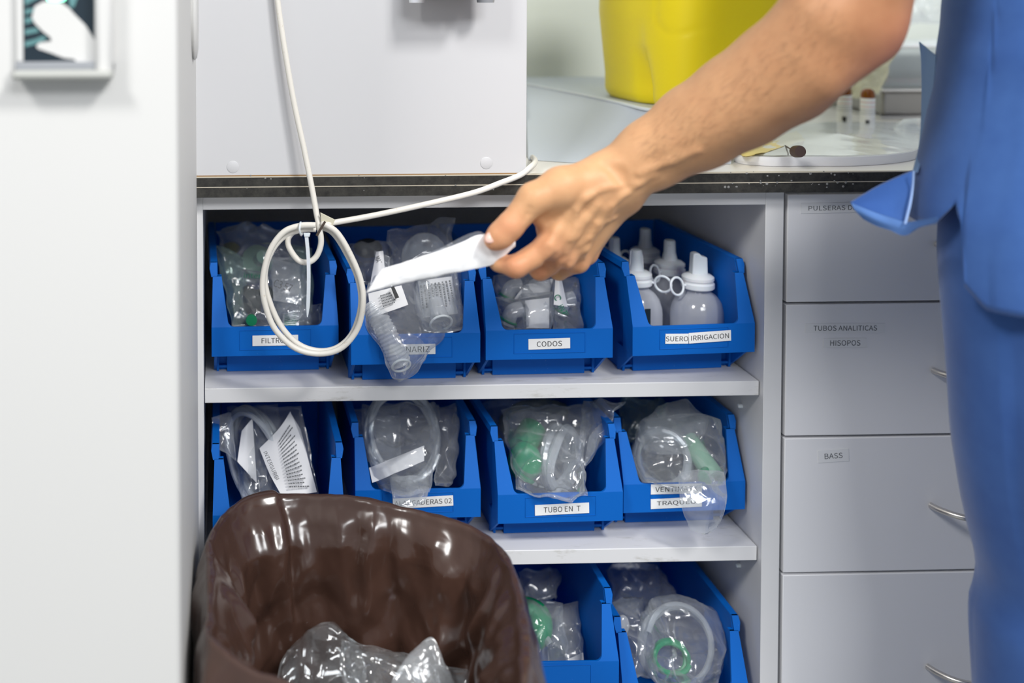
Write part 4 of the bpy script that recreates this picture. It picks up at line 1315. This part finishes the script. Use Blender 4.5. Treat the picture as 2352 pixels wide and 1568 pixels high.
# wrappers thrown away
def zbag(pts3, thick, amp, seed, s=34.0, n=56):
    rows = [[atz(*q) for q in r] for r in pts3]
    G = grid_surface(rows, n, n)
    vs, fs = [], []
    for side in (1, -1):
        for j in range(n):
            for i in range(n):
                p_ = G[j][i]
                u, v = i / (n - 1), j / (n - 1)
                e = max(0, min(u, 1 - u, v, 1 - v) - .05)
                pr = min(1, e / .25) ** .6
                c_ = crumple(p_, seed + (0 if side > 0 else 9), s)
                vs.append(p_ + Vector((0, -.35, 1)).normalized() * (side * (thick * pr + .0003) + amp * c_) + Vector((1, 0, 0)) * amp * .8 * crumple(p_, seed + 4, s * .8))
    N = n * n
    for j in range(n - 1):
        for i in range(n - 1):
            a = j * n + i
            fs += [(a, a + n, a + n + 1, a + 1), (a + N, a + 1 + N, a + n + 1 + N, a + n + N)]
    return MB().add(vs, fs)


g = 'discarded wrappers in the waste bin'
def discard(lb, rows, th, am, sd, mat=None):
    P = atz(*rows[1][1])
    r = rootempty('discarded_wrapper', P, lb, 'wrapper', g)
    zbag(rows, th, am, sd).build('wrapper_film', mat or M_waste, r, ang=50)
    return r
M_waste = film('waste_film', .05, (.93, .94, .95), (.75, .78, .8), 1.1, .10, .6, 45, .12)
zt_ = .455
discard('crumpled clear wrapper with a peaked edge, left in the waste bin', [[(690, 1460, .465), (745, 1436, .478), (800, 1470, .468)], [(650, 1510, .448), (740, 1515, .452), (830, 1510, .45)], [(620, 1580, .43), (740, 1590, .43), (840, 1590, .43)]], .008, .009, 91)
discard('flat clear wrapper lying across the middle of the waste bin', [[(780, 1465, .46), (880, 1490, .455), (980, 1515, .45)], [(780, 1530, .448), (890, 1540, .445), (1000, 1550, .44)], [(790, 1610, .43), (900, 1620, .43), (1010, 1620, .43)]], .007, .008, 93)
discard('pointed grey film wrapper sticking up at the right in the waste bin', [[(940, 1500, .470), (990, 1465, .485), (1015, 1520, .47)], [(900, 1560, .46), (960, 1570, .455), (1040, 1570, .455)], [(880, 1640, .43), (960, 1650, .43), (1050, 1640, .43)]], .003, .003, 95, M_filmhazy)
discard('thin clear wrapper at the right edge of the waste bin heap', [[(1000, 1530, .45), (1040, 1540, .45), (1075, 1545, .45)], [(990, 1580, .44), (1040, 1585, .44), (1080, 1590, .44)], [(980, 1640, .43), (1040, 1640, .43), (1085, 1640, .43)]], .006, .007, 97)
#SECTION4
# ------------------------------------------------------------------ signed-distance modelling for arm and hand
class SDF:
    def __init__(s, lo, hi, h):
        s.lo, s.h = np.array(lo, float), h
        s.n = np.ceil((np.array(hi) - s.lo) / h).astype(int) + 1
        s.D = np.full(s.n, 0.05, np.float32)

    def _sub(s, lo, hi):
        a = np.maximum(np.floor((lo - s.lo) / s.h).astype(int), 0)
        b = np.minimum(np.ceil((hi - s.lo) / s.h).astype(int) + 1, s.n)
        if (b <= a).any(): return None
        ax = [s.lo[k] + s.h * np.arange(a[k], b[k]) for k in range(3)]
        return tuple(slice(a[k], b[k]) for k in range(3)), np.meshgrid(*ax, indexing='ij')

    def cone(s, A, B, ra, rb, k=0.006, sub=False, squash=None):
        A, B = np.array(A, float), np.array(B, float)
        m = max(ra, rb) + k * 2 + 0.012
        q = s._sub(np.minimum(A, B) - m, np.maximum(A, B) + m)
        if q is None: return
        sl, (X, Y, Z) = q
        ba = B - A
        L2 = max((ba ** 2).sum(), 1e-12)
        px, py, pz = X - A[0], Y - A[1], Z - A[2]
        t = np.clip((px * ba[0] + py * ba[1] + pz * ba[2]) / L2, 0, 1)
        dx, dy, dz = px - t * ba[0], py - t * ba[1], pz - t * ba[2]
        if squash is not None:          # (direction, factor): flatten the section along a direction
            d, f = np.array(squash[0], float), squash[1]
            d /= np.linalg.norm(d)
            c = (dx * d[0] + dy * d[1] + dz * d[2]) * (f - 1)
            dx, dy, dz = dx + c * d[0], dy + c * d[1], dz + c * d[2]
        ds = np.sqrt(dx * dx + dy * dy + dz * dz) - (ra + (rb - ra) * t)
        D = s.D[sl]
        if sub:
            hh = np.maximum(k - np.abs(-ds - D), 0) / k
            s.D[sl] = np.maximum(D, -ds) + hh * hh * k * 0.25
        else:
            hh = np.maximum(k - np.abs(ds - D), 0) / k
            s.D[sl] = np.minimum(D, ds) - hh * hh * k * 0.25

    def val(s, p):
        q = (np.array(p) - s.lo) / s.h
        i = np.clip(np.floor(q).astype(int), 0, s.n - 2)
        f = q - i
        r = 0
        for a in (0, 1):
            for b in (0, 1):
                for c in (0, 1):
                    r += s.D[i[0] + a, i[1] + b, i[2] + c] * (f[0] if a else 1 - f[0]) * (f[1] if b else 1 - f[1]) * (f[2] if c else 1 - f[2])
        return r

    def hit(s, px, py, Y0=-0.45, Y1=-0.05):
        y = Y0
        while y < Y1:
            p = at(px, py, y)
            d = s.val(p)
            if d < 0.0004: return p
            y += max(d * .8, .0005)
        return None

    def mesh(s):
        D = s.D; h = s.h
        n = np.array(D.shape) - 1
        sg = D < 0
        c = [sg[a:a + n[0], b:b + n[1], e:e + n[2]] for a in (0, 1) for b in (0, 1) for e in (0, 1)]
        tot = sum(x.astype(np.int8) for x in c)
        act = (tot > 0) & (tot < 8)
        ids = -np.ones(n, int)
        I = np.argwhere(act)
        ids[act] = np.arange(len(I))
        acc = np.zeros((len(I), 3)); cnt = np.zeros(len(I))
        cor = [np.array((a, b, e)) for a in (0, 1) for b in (0, 1) for e in (0, 1)]
        for u in range(8):
            for w_ in range(u + 1, 8):
                if np.abs(cor[u] - cor[w_]).sum() != 1: continue
                du = D[tuple((I + cor[u]).T)]; dw = D[tuple((I + cor[w_]).T)]
                m = (du < 0) != (dw < 0)
                t = np.where(m, du / np.where(m, du - dw, 1), 0)
                acc += np.where(m[:, None], cor[u] + (cor[w_] - cor[u]) * t[:, None], 0)
                cnt += m
        V = s.lo + (I + acc / cnt[:, None]) * h
        F = []
        for ax in range(3):
            o1, o2 = [(1, 2), (2, 0), (0, 1)][ax]
            A = np.moveaxis(sg, ax, 0)
            lo = [slice(None)] * 3; hi_ = [slice(None)] * 3
            lo[ax] = slice(0, -1); hi_[ax] = slice(1, None)
            cr_ = sg[tuple(lo)] != sg[tuple(hi_)]
            E = np.argwhere(cr_)
            ok = (E[:, o1] > 0) & (E[:, o2] > 0) & (E[:, o1] < n[o1]) & (E[:, o2] < n[o2])
            E = E[ok]
            inside = sg[tuple(E.T)]
            e1 = np.zeros(3, int); e1[o1] = 1
            e2 = np.zeros(3, int); e2[o2] = 1
            q = [ids[tuple((E - e1 - e2).T)], ids[tuple((E - e2).T)], ids[tuple(E.T)], ids[tuple((E - e1).T)]]
            Q = np.stack(q, 1)
            Q = Q[:, ::1] if True else Q
            Q[~inside] = Q[~inside][:, ::-1]
            F.append(Q)
        F = np.concatenate(F)
        return V, F


def PT(px, py, Y):
    return np.array(at(px, py, Y))


person = rootempty('person', at(2500, 1000, -.25) * 1.0, 'person in blue scrubs at the right edge reaching a bare arm towards the bins', 'person')
S = SDF(np.array([.20, -.36, .78]), np.array([.78, -.08, 1.36]), .0016)
A_ = lambda a, b, ra, rb, k=.008, **kw: S.cone(PT(*a), PT(*b), ra, rb, k, **kw)
# forearm and upper arm
axis_out = (0, 1, 0)
A_((1415, 408, -.187), (1500, 352, -.195), .0262, .0305, .01)
A_((1500, 352, -.195), (1600, 292, -.207), .0305, .0375, .012)
A_((1600, 292, -.207), (1700, 231, -.222), .0375, .0410, .012)
A_((1700, 231, -.222), (1800, 166, -.238), .0410, .0440, .012)
A_((1800, 166, -.238), (1893, 90, -.256), .0435, .0415, .012)
A_((1893, 90, -.256), (1950, 30, -.266), .0415, .0415, .012)
A_((1968, 80, -.262), (2022, 100, -.262), .020, .0125, .020)       # point of the elbow
A_((1945, 30, -.266), (1972, -110, -.275), .0425, .0460, .02)     # upper arm
A_((1972, -110, -.275), (2140, -420, -.27), .0460, .0540, .02)
# a long muscle ridge on the forearm
A_((1560, 330, -.225), (1860, 165, -.278), .013, .026, .022)
A_((1640, 250, -.235), (1880, 40, -.285), .016, .028, .03)
# palm
A_((1412, 412, -.187), (1375, 440, -.190), .0245, .020, .012)
mcp = dict(i=(1256, 570, -.196), m=(1292, 590, -.184), r=(1325, 599, -.166), p=(1345, 582, -.146))
A_((1378, 432, -.190), mcp['i'], .0170, .0118, .012)
A_((1392, 440, -.187), mcp['m'], .0165, .0120, .010)
A_((1404, 450, -.178), mcp['r'], .0160, .0112, .010)
A_((1406, 462, -.166), mcp['p'], .0155, .0108, .010)
A_((1385, 470, -.165), (1305, 560, -.158), .020, .016, .014)
A_((1340, 440, -.180), (1265, 520, -.178), .017, .014, .014)
A_((1310, 470, -.182), (1280, 560, -.180), .016, .012, .010)
# thumb
A_((1372, 408, -.192), (1290, 428, -.200), .0185, .0165, .014)
A_((1290, 428, -.200), (1226, 455, -.205), .0165, .0138, .010)
A_((1285, 440, -.196), (1240, 492, -.190), .0140, .0100, .012)    # web
A_((1226, 455, -.205), (1170, 521, -.204), .0138, .0118, .006)
A_((1170, 521, -.204), (1134, 553, -.202), .0118, .0088, .004)
A_((1150, 540, -.2035), (1150, 541, -.2035), .0118, .0118, .006)
# index finger
A_(mcp['i'], (1184, 613, -.196), .0118, .0102, .004)
A_((1184, 613, -.196), (1146, 603, -.184), .0102, .0085, .003)
A_((1146, 603, -.184), (1128, 583, -.176), .0085, .0074, .003)
# middle, ring, little fingers curl under
A_(mcp['m'], (1240, 621, -.164), .0112, .0094, .004)
A_((1240, 621, -.164), (1222, 607, -.142), .0094, .0084, .003)
A_((1222, 607, -.142), (1238, 590, -.132), .0084, .0074, .003)
A_(mcp['r'], (1283, 622, -.142), .0104, .0090, .0035)
A_((1283, 622, -.142), (1268, 604, -.122), .0090, .0080, .003)
A_((1268, 604, -.122), (1284, 588, -.116), .0080, .0072, .003)
A_(mcp['p'], (1318, 610, -.126), .0098, .0080, .0035)
A_((1318, 610, -.126), (1304, 596, -.110), .0080, .0072, .003)
A_((1304, 596, -.110), (1316, 584, -.106), .0072, .0064, .003)
# knuckles
for k_, (px, py, Y) in mcp.items():
    A_((px + 2, py - 2, Y - .0042), (px + 2, py - 1, Y - .0042), .0094, .0094, .006)
A_((1186, 609, -.2000), (1187, 609, -.2000), .0082, .0082, .005)
A_((1243, 617, -.168), (1243, 617, -.168), .0078, .0078, .005)
A_((1172, 516, -.2075), (1173, 516, -.2075), .0092, .0092, .006)
A_((1440, 452, -.182), (1442, 452, -.182), .013, .013, .016)       # wrist bone at the little-finger side
# tendons and veins laid on the surface
def vein(pts, r, k, sink):
    P = []
    for px, py in pts:
        q = S.hit(px, py)
        if q is not None: P.append(np.array(q + (q - CAM).normalized() * sink))
    for a, b in zip(P, P[1:]):
        S.cone(a, b, r, r, k)
vein([(1372, 470), (1345, 500), (1320, 540), (1300, 575)], .0022, .007, .0019)
vein([(1390, 480), (1372, 520), (1345, 570), (1334, 590)], .0022, .007, .0019)
vein([(1350, 450), (1310, 490), (1280, 530), (1262, 560)], .0022, .007, .0014)
vein([(1470, 420), (1430, 425), (1385, 432), (1345, 455), (1325, 480), (1322, 520), (1308, 548)], .0015, .005, .0010)
vein([(1410, 500), (1372, 512), (1352, 545), (1330, 562)], .0013, .005, .0009)
vein([(1500, 400), (1440, 440), (1405, 470), (1400, 505)], .0015, .005, .0010)
vein([(1600, 345), (1540, 370), (1470, 398)], .0018, .006, .0006)
# creases between fingers
def groove(pts, r, k, lift):
    P = []
    for px, py in pts:
        q = S.hit(px, py)
        if q is not None: P.append(np.array(q - (q - CAM).normalized() * lift))
    for a, b in zip(P, P[1:]):
        S.cone(a, b, r, r, k, sub=True)
groove([(1217, 478), (1212, 492), (1206, 505)], .0016, .003, .0004)
groove([(1276, 590), (1262, 604), (1246, 616), (1228, 634)], .0022, .006, .0006)
groove([(1308, 604), (1296, 616), (1282, 634)], .0016, .005, .0006)
groove([(1338, 604), (1330, 614), (1318, 626)], .0014, .005, .0006)
groove([(1392, 376), (1420, 398), (1440, 430)], .002, .01, .0012)
V, Fq = S.mesh()
# relax a little
nb = np.zeros_like(V); ct = np.zeros(len(V))
for it in range(3):
    nb[:] = 0; ct[:] = 0
    for a in range(4):
        u, w_ = Fq[:, a], Fq[:, (a + 1) % 4]
        np.add.at(nb, u, V[w_]); np.add.at(nb, w_, V[u]); np.add.at(ct, u, 1); np.add.at(ct, w_, 1)
    V = V * .45 + (nb / ct[:, None]) * .55
print('HAND verts', len(V), len(Fq))
body = MB(); body.v = [tuple(v) for v in V]; body.f = [tuple(int(i) for i in f) for f in Fq]
bo = body.build('body', M_skin, person, ang=180)
# skin tone: redder over knuckles, thumb tip and elbow
red = [(mcp['i'], .017), (mcp['m'], .015), (mcp['r'], .014), (mcp['p'], .014), ((1184, 613, -.2), .016), ((1135, 553, -.2), .016), ((1240, 621, -.17), .014), ((2015, 85, -.28), .035), ((1172, 518, -.21), .013)]
base = np.array(srgb(216, 166, 122)); hot = np.array(srgb(212, 132, 100)); fore = np.array(srgb(176, 126, 90))
cols = np.tile(base, (len(V), 1))
xw = PT(1420, 400, -.19)[0]
tf = np.clip((V[:, 0] - xw) / .16, 0, 1)[:, None]
cols = cols * (1 - tf) + fore * tf
for (c_, r_) in red:
    d = np.linalg.norm(V - PT(*c_), axis=1)
    w_ = np.exp(-(d / r_) ** 2)[:, None] * .6
    cols = cols * (1 - w_) + hot * w_
ca = bo.data.color_attributes.new('tone', 'FLOAT_COLOR', 'POINT')
ca.data.foreach_set('color', np.concatenate([cols, np.ones((len(V), 1))], 1).astype(np.float32).ravel())
# thumbnail
q0 = S.hit(1128, 545)
if q0 is not None:
    ax_ = Vector(PT(1134, 553, 0) - PT(1170, 521, 0)).normalized()
    nn_ = Vector((-.55, -.75, .25)).normalized()
    sd_ = ax_.cross(nn_).normalized(); nn_ = sd_.cross(ax_).normalized()
    Mx = Matrix((sd_, ax_, nn_)).transposed().to_4x4(); Mx.translation = q0 + Vector((0, .0008, 0))
    MB().ball((0, 0, 0), (.0048, .0062, .0013), 20, Mx).build('thumbnail', M_nail, person)
# fine hair on the forearm
random.seed(11)
hm = MB()
cnt_ = 0
while cnt_ < 900:
    t_ = random.random()
    cx_ = 1480 + 480 * t_; cy_ = 362 - 300 * t_
    off = random.gauss(0, 1) * (45 + 40 * t_)
    px, py = cx_ + off * .5, cy_ + off * .86
    q = S.hit(px, py)
    cnt_ += 1
    if q is None: continue
    e = .002
    gx = np.array([S.val(q + Vector(v)) - S.val(q - Vector(v)) for v in ((e, 0, 0), (0, e, 0), (0, 0, e))])
    n3 = Vector(gx).normalized()
    dr = Vector((-.55 + random.gauss(0, .25), 0, -.35 + random.gauss(0, .25)))
    dr = (dr - n3 * dr.dot(n3)).normalized()
    L_ = random.uniform(.005, .011)
    a = q; b = q + dr * L_ * .5 + n3 * .0012; c = q + dr * L_ + n3 * .001
    sd = dr.cross(n3).normalized() * .00004
    hm.add([a - sd, a + sd, b + sd, b - sd, c], [(0, 1, 2, 3), (3, 2, 4)])
h_ = hm.build('arm_hair', M_hair, person, smooth=False)
h_['kind'] = 'stuff'

# ------------------------------------------------------------------ paper sleeve in the hand
ps = rootempty('paper_sleeve', at(1000, 600, -.19), 'white paper and film sleeve held between thumb and forefinger', 'sleeve')
top_ = [(878, 618, -.188), (960, 592, -.192), (1040, 565, -.193), (1104, 539, -.1905), (1150, 542, -.1895), (1184, 552, -.190)]
bot_ = [(842, 672, -.186), (905, 655, -.192), (1000, 634, -.195), (1075, 620, -.1935), (1135, 606, -.1915), (1184, 566, -.1905)]
mid_ = [tuple((a + b) / 2 + (0, 0, -.0016)[k] for k, (a, b) in enumerate(zip(p_, q_))) for p_, q_ in zip(top_, bot_)]
sl = MB()
rows_ = [[at(*q_) for q_ in r] for r in (top_, mid_, bot_)]
G = grid_surface(rows_, 90, 26)
vs, fs = [], []
for side in (0, 1):
    for j in range(26):
        for i in range(90):
            p_ = G[j][i]
            e = min(i / 89, 1 - i / 89, j / 25, 1 - j / 25)
            bl_ = math.sin(min(1, e / .3) * math.pi / 2) * .0013
            w_ = crumple(p_, 31, 60) * .0016 * (1.5 if i < 18 else .7)
            vs.append(p_ + Vector((0, (w_ - bl_) if side == 0 else (w_ + bl_ + .0003), .0006 * mnoise.noise(p_ * 120))))
N = 90 * 26
for j in range(25):
    for i in range(89):
        a = j * 90 + i
        fs += [(a, a + 90, a + 91, a + 1), (a + N, a + 1 + N, a + 91 + N, a + 90 + N)]
sl.add(vs, fs).build('paper_body', principled('sleeve_paper', (.93, .93, .94), .3, spec=.5), ps, ang=60)
fl_ = [[(1040, 556, -.188), (1078, 532, -.188), (1104, 530, -.188)], [(960, 592, -.1875), (1060, 562, -.1885), (1120, 545, -.188)]]
film_bag([[(930, 600, -.1865), (1010, 570, -.187), (1088, 533, -.187), (1112, 536, -.187)], [(930, 606, -.1865), (1010, 580, -.187), (1088, 560, -.187), (1125, 556, -.187)], [(930, 620, -.1865), (1010, 600, -.187), (1088, 585, -.187), (1130, 580, -.187)]], .0004, .0012, 33, 50, 16).build('clear_film', M_film, ps, ang=60)

# ------------------------------------------------------------------ scrubs
def cloth_loft(rings, na=120, a0=0.0, a1=2 * math.pi, fold=0.004, seed=1, fs_=9, close=True, hem=None, M0=None):
    """rings: (z, x_left_edge, half_width, y_centre, half_depth); hem(theta) gives a lowest z for each direction"""
    zs = [r[0] for r in rings]
    nz = 90
    vs, fs = [], []
    arr = np.array(rings, float)
    order = np.argsort(arr[:, 0]); arr = arr[order]
    def ev(z):
        # smooth interpolation
        i = int(np.clip(np.searchsorted(arr[:, 0], z) - 1, 0, len(arr) - 2))
        t = (z - arr[i, 0]) / (arr[i + 1, 0] - arr[i, 0])
        p0 = arr[max(i - 1, 0)]; p1 = arr[i]; p2 = arr[i + 1]; p3 = arr[min(i + 2, len(arr) - 1)]
        return .5 * (2 * p1 + (p2 - p0) * t + (2 * p0 - 5 * p1 + 4 * p2 - p3) * t * t + (3 * p1 - p0 - 3 * p2 + p3) * t ** 3)
    zt, zb = arr[-1, 0], arr[0, 0]
    for j in range(nz + 1):
        for i in range(na):
            th = a0 + (a1 - a0) * i / (na if close else na - 1)
            zlow = hem(th) if hem else zb
            z = zt + (zlow - zt) * j / nz
            r = ev(min(max(z, zb), zt))
            cx = r[1] + r[2]
            ca, sa = math.cos(th), math.sin(th)
            x, y = cx + r[2] * ca, r[3] + r[4] * sa
            q = Vector((math.cos(th) * 2.2, math.sin(th) * 2.2, z * 3 + seed))
            d = mnoise.noise(q) * fold + mnoise.noise(Vector((x * 22, y * 22, z * 9 + seed))) * fold * .5
            d -= max(0, crumple(Vector((x, y, z * .8)), seed, fs_)) * fold * .5
            vs.append((x + ca * d * (.25 if ca < -.9 else 1), y + sa * d, z))
    m = na if close else na - 1
    for j in range(nz):
        for i in range(m):
            k = (i + 1) % na
            fs.append((j * na + i, (j + 1) * na + i, (j + 1) * na + k, j * na + k))
    return MB().add(vs, fs)


YB = -.235
def ring(py, px, hw, hd, yc=YB):
    p_ = at(px, py, yc)
    return (p_.z, p_.x + .019, hw, yc, hd)


leg = [ring(430, 2168, .11, .10), ring(505, 2152, .11, .10), ring(600, 2149, .11, .10), ring(700, 2154, .108, .098), ring(800, 2162, .105, .096), ring(900, 2169, .10, .094), ring(1000, 2177, .098, .092),
       ring(1090, 2188, .095, .09), ring(1180, 2203, .092, .088), ring(1270, 2222, .09, .086), ring(1350, 2240, .088, .085), ring(1400, 2239, .088, .085), ring(1440, 2231, .09, .086), ring(1568, 2233, .09, .086)]
zlast = leg[-1][0]; xlast = leg[-1][1]
leg += [(zlast - .12, xlast + .002, .088, YB, .085), (.10, xlast + .01, .085, YB, .085), (.045, xlast + .012, .085, YB, .085)]
tr_ = cloth_loft(leg, fold=.006, seed=3)
tr_.build('trousers', M_scrub, person, ang=180, solid=.0012)
l2 = [(r[0], r[1] + .165, r[2] * .95, r[3] - .03, r[4]) for r in leg]
cloth_loft(l2, fold=.006, seed=8).build('trousers', M_scrub, person, ang=180, solid=.0012)
# shoes under the trousers
for dx, dy in ((0, 0), (.165, -.03)):
    sh = MB()
    sh.ball((xlast + .085 + dx, YB + .02 + dy, .035), (.05, .13, .035), 20)
    sh.build('shoe', M_paper, person)
tun = [ring(-900, 2420, .17, .10), ring(-700, 2330, .20, .12), ring(-420, 2215, .20, .125), ring(-200, 2180, .20, .13), ring(0, 2161, .20, .13), ring(60, 2156, .20, .13), ring(120, 2147, .20, .13), ring(200, 2138, .20, .13), ring(300, 2119, .20, .13), ring(400, 2098, .20, .13), ring(512, 2080, .203, .132)]
zh1 = at(2151, 515, YB).z; zh2 = at(2266, 712, YB - .1).z; zh3 = at(2352, 730, YB - .12).z; zsl = at(2215, 420, YB - .08).z
tunlow = [(at(2266, 820, YB).z, at(2140, 700, YB).x, .20, YB, .132)]
tun2 = tun + tunlow
def proj(p):
    d = Vector(p) - CAM
    x, f, u = d.dot(right), d.dot(fwd), d.dot(up)
    return CX + F_PX * x / f, CY - F_PX * u / f


HEMPX = [(2060, 512), (2080, 512), (2116, 521), (2152, 511), (2185, 480), (2203, 458), (2208, 530), (2204, 600), (2206, 640), (2222, 662), (2266, 712), (2310, 721), (2352, 728), (2500, 735), (3600, 750)]
TARR = np.array(sorted(tun2), float)


def hem(th):
    d = th - math.pi
    if d < -.02: return zh1
    if d > 2.2: return zh3
    z = .95
    for it in range(30):
        r_ = [np.interp(z, TARR[:, 0], TARR[:, k]) for k in range(5)]
        x, y = r_[1] + r_[2] + r_[2] * math.cos(th), r_[3] + r_[4] * math.sin(th)
        px, py = proj((x, y, z))
        ty = np.interp(px, [a for a, b in HEMPX], [b for a, b in HEMPX])
        z += (py - ty) / 2700 * .7
    return float(z)


tn_ = cloth_loft(tun2, na=260, fold=.005, seed=5, hem=hem)
tn_.build('tunic', M_scrub, person, ang=180, solid=.0016)
# swung-out corner of the tunic
fa = sheet([[(2098, 392, -.215), (2060, 408, -.213), (2010, 432, -.212), (1955, 465, -.212)],
            [(2094, 435, -.222), (2056, 446, -.216), (2008, 458, -.213), (1960, 473, -.212)],
            [(2090, 475, -.230), (2054, 480, -.222), (2010, 477, -.216), (1970, 480, -.213)],
            [(2080, 514, -.238), (2050, 506, -.228), (2012, 493, -.219), (1978, 484, -.214)]], .0016, .0008, 5, 40, 30)
fa.build('tunic_corner', M_scrub, person, ang=180)
fb = sheet([[(1955, 465, -.2135), (2010, 487, -.2215), (2050, 500, -.2305), (2085, 510, -.2405), (2116, 506, -.2600), (2153, 500, -.2900)],
            [(1966, 484, -.2140), (2012, 505, -.2225), (2052, 518, -.2315), (2084, 524, -.2415), (2116, 514, -.2605), (2153, 506, -.2905)],
            [(1985, 504, -.2135), (2014, 519, -.2195), (2046, 529, -.2285), (2079, 541, -.2395), (2114, 522, -.2600), (2153, 513, -.2900)]], .0016, .0004, 6, 50, 16)
fb.build('tunic_hem', principled('scrub_light', srgb(92, 130, 192), .85, spec=.2), person, ang=180)
fs1 = sheet([[(2113, 96, -.17), (2132, 112, -.18), (2152, 128, -.2)], [(2118, 150, -.17), (2130, 165, -.18), (2148, 180, -.2)], [(2118, 240, -.17), (2126, 245, -.18), (2140, 250, -.2)], [(2113, 330, -.18), (2118, 335, -.19), (2126, 340, -.2)], [(2098, 395, -.205), (2102, 396, -.21), (2108, 396, -.215)]], .0014, .0006, 7, 20, 50)
fs1.build('side_vent', M_scrubin, person, ang=180)
fe = sheet([[(2097, 392, -.222), (2101, 392, -.223)], [(2095, 430, -.2245), (2099, 430, -.2255)], [(2088, 470, -.2325), (2093, 470, -.2335)], [(2077, 514, -.2405), (2082, 514, -.2415)]], .001, .0, 8, 5, 40)
fe.build('cut_edge', principled('scrub_edge', srgb(140, 168, 215), .8), person, ang=180)

# short sleeve round the upper arm, above the picture
sp_ = spline([at(2075, -300, -.272), at(2150, -430, -.27), at(2260, -560, -.262), at(2400, -680, -.25), at(2480, -760, -.24)], 6)
sr_ = [.062 + .030 * i / (len(sp_) - 1) for i in range(len(sp_))]
MB().tube(sp_, sr_, 40, caps=False).build('sleeve', M_scrub, person, ang=180, solid=.0015)
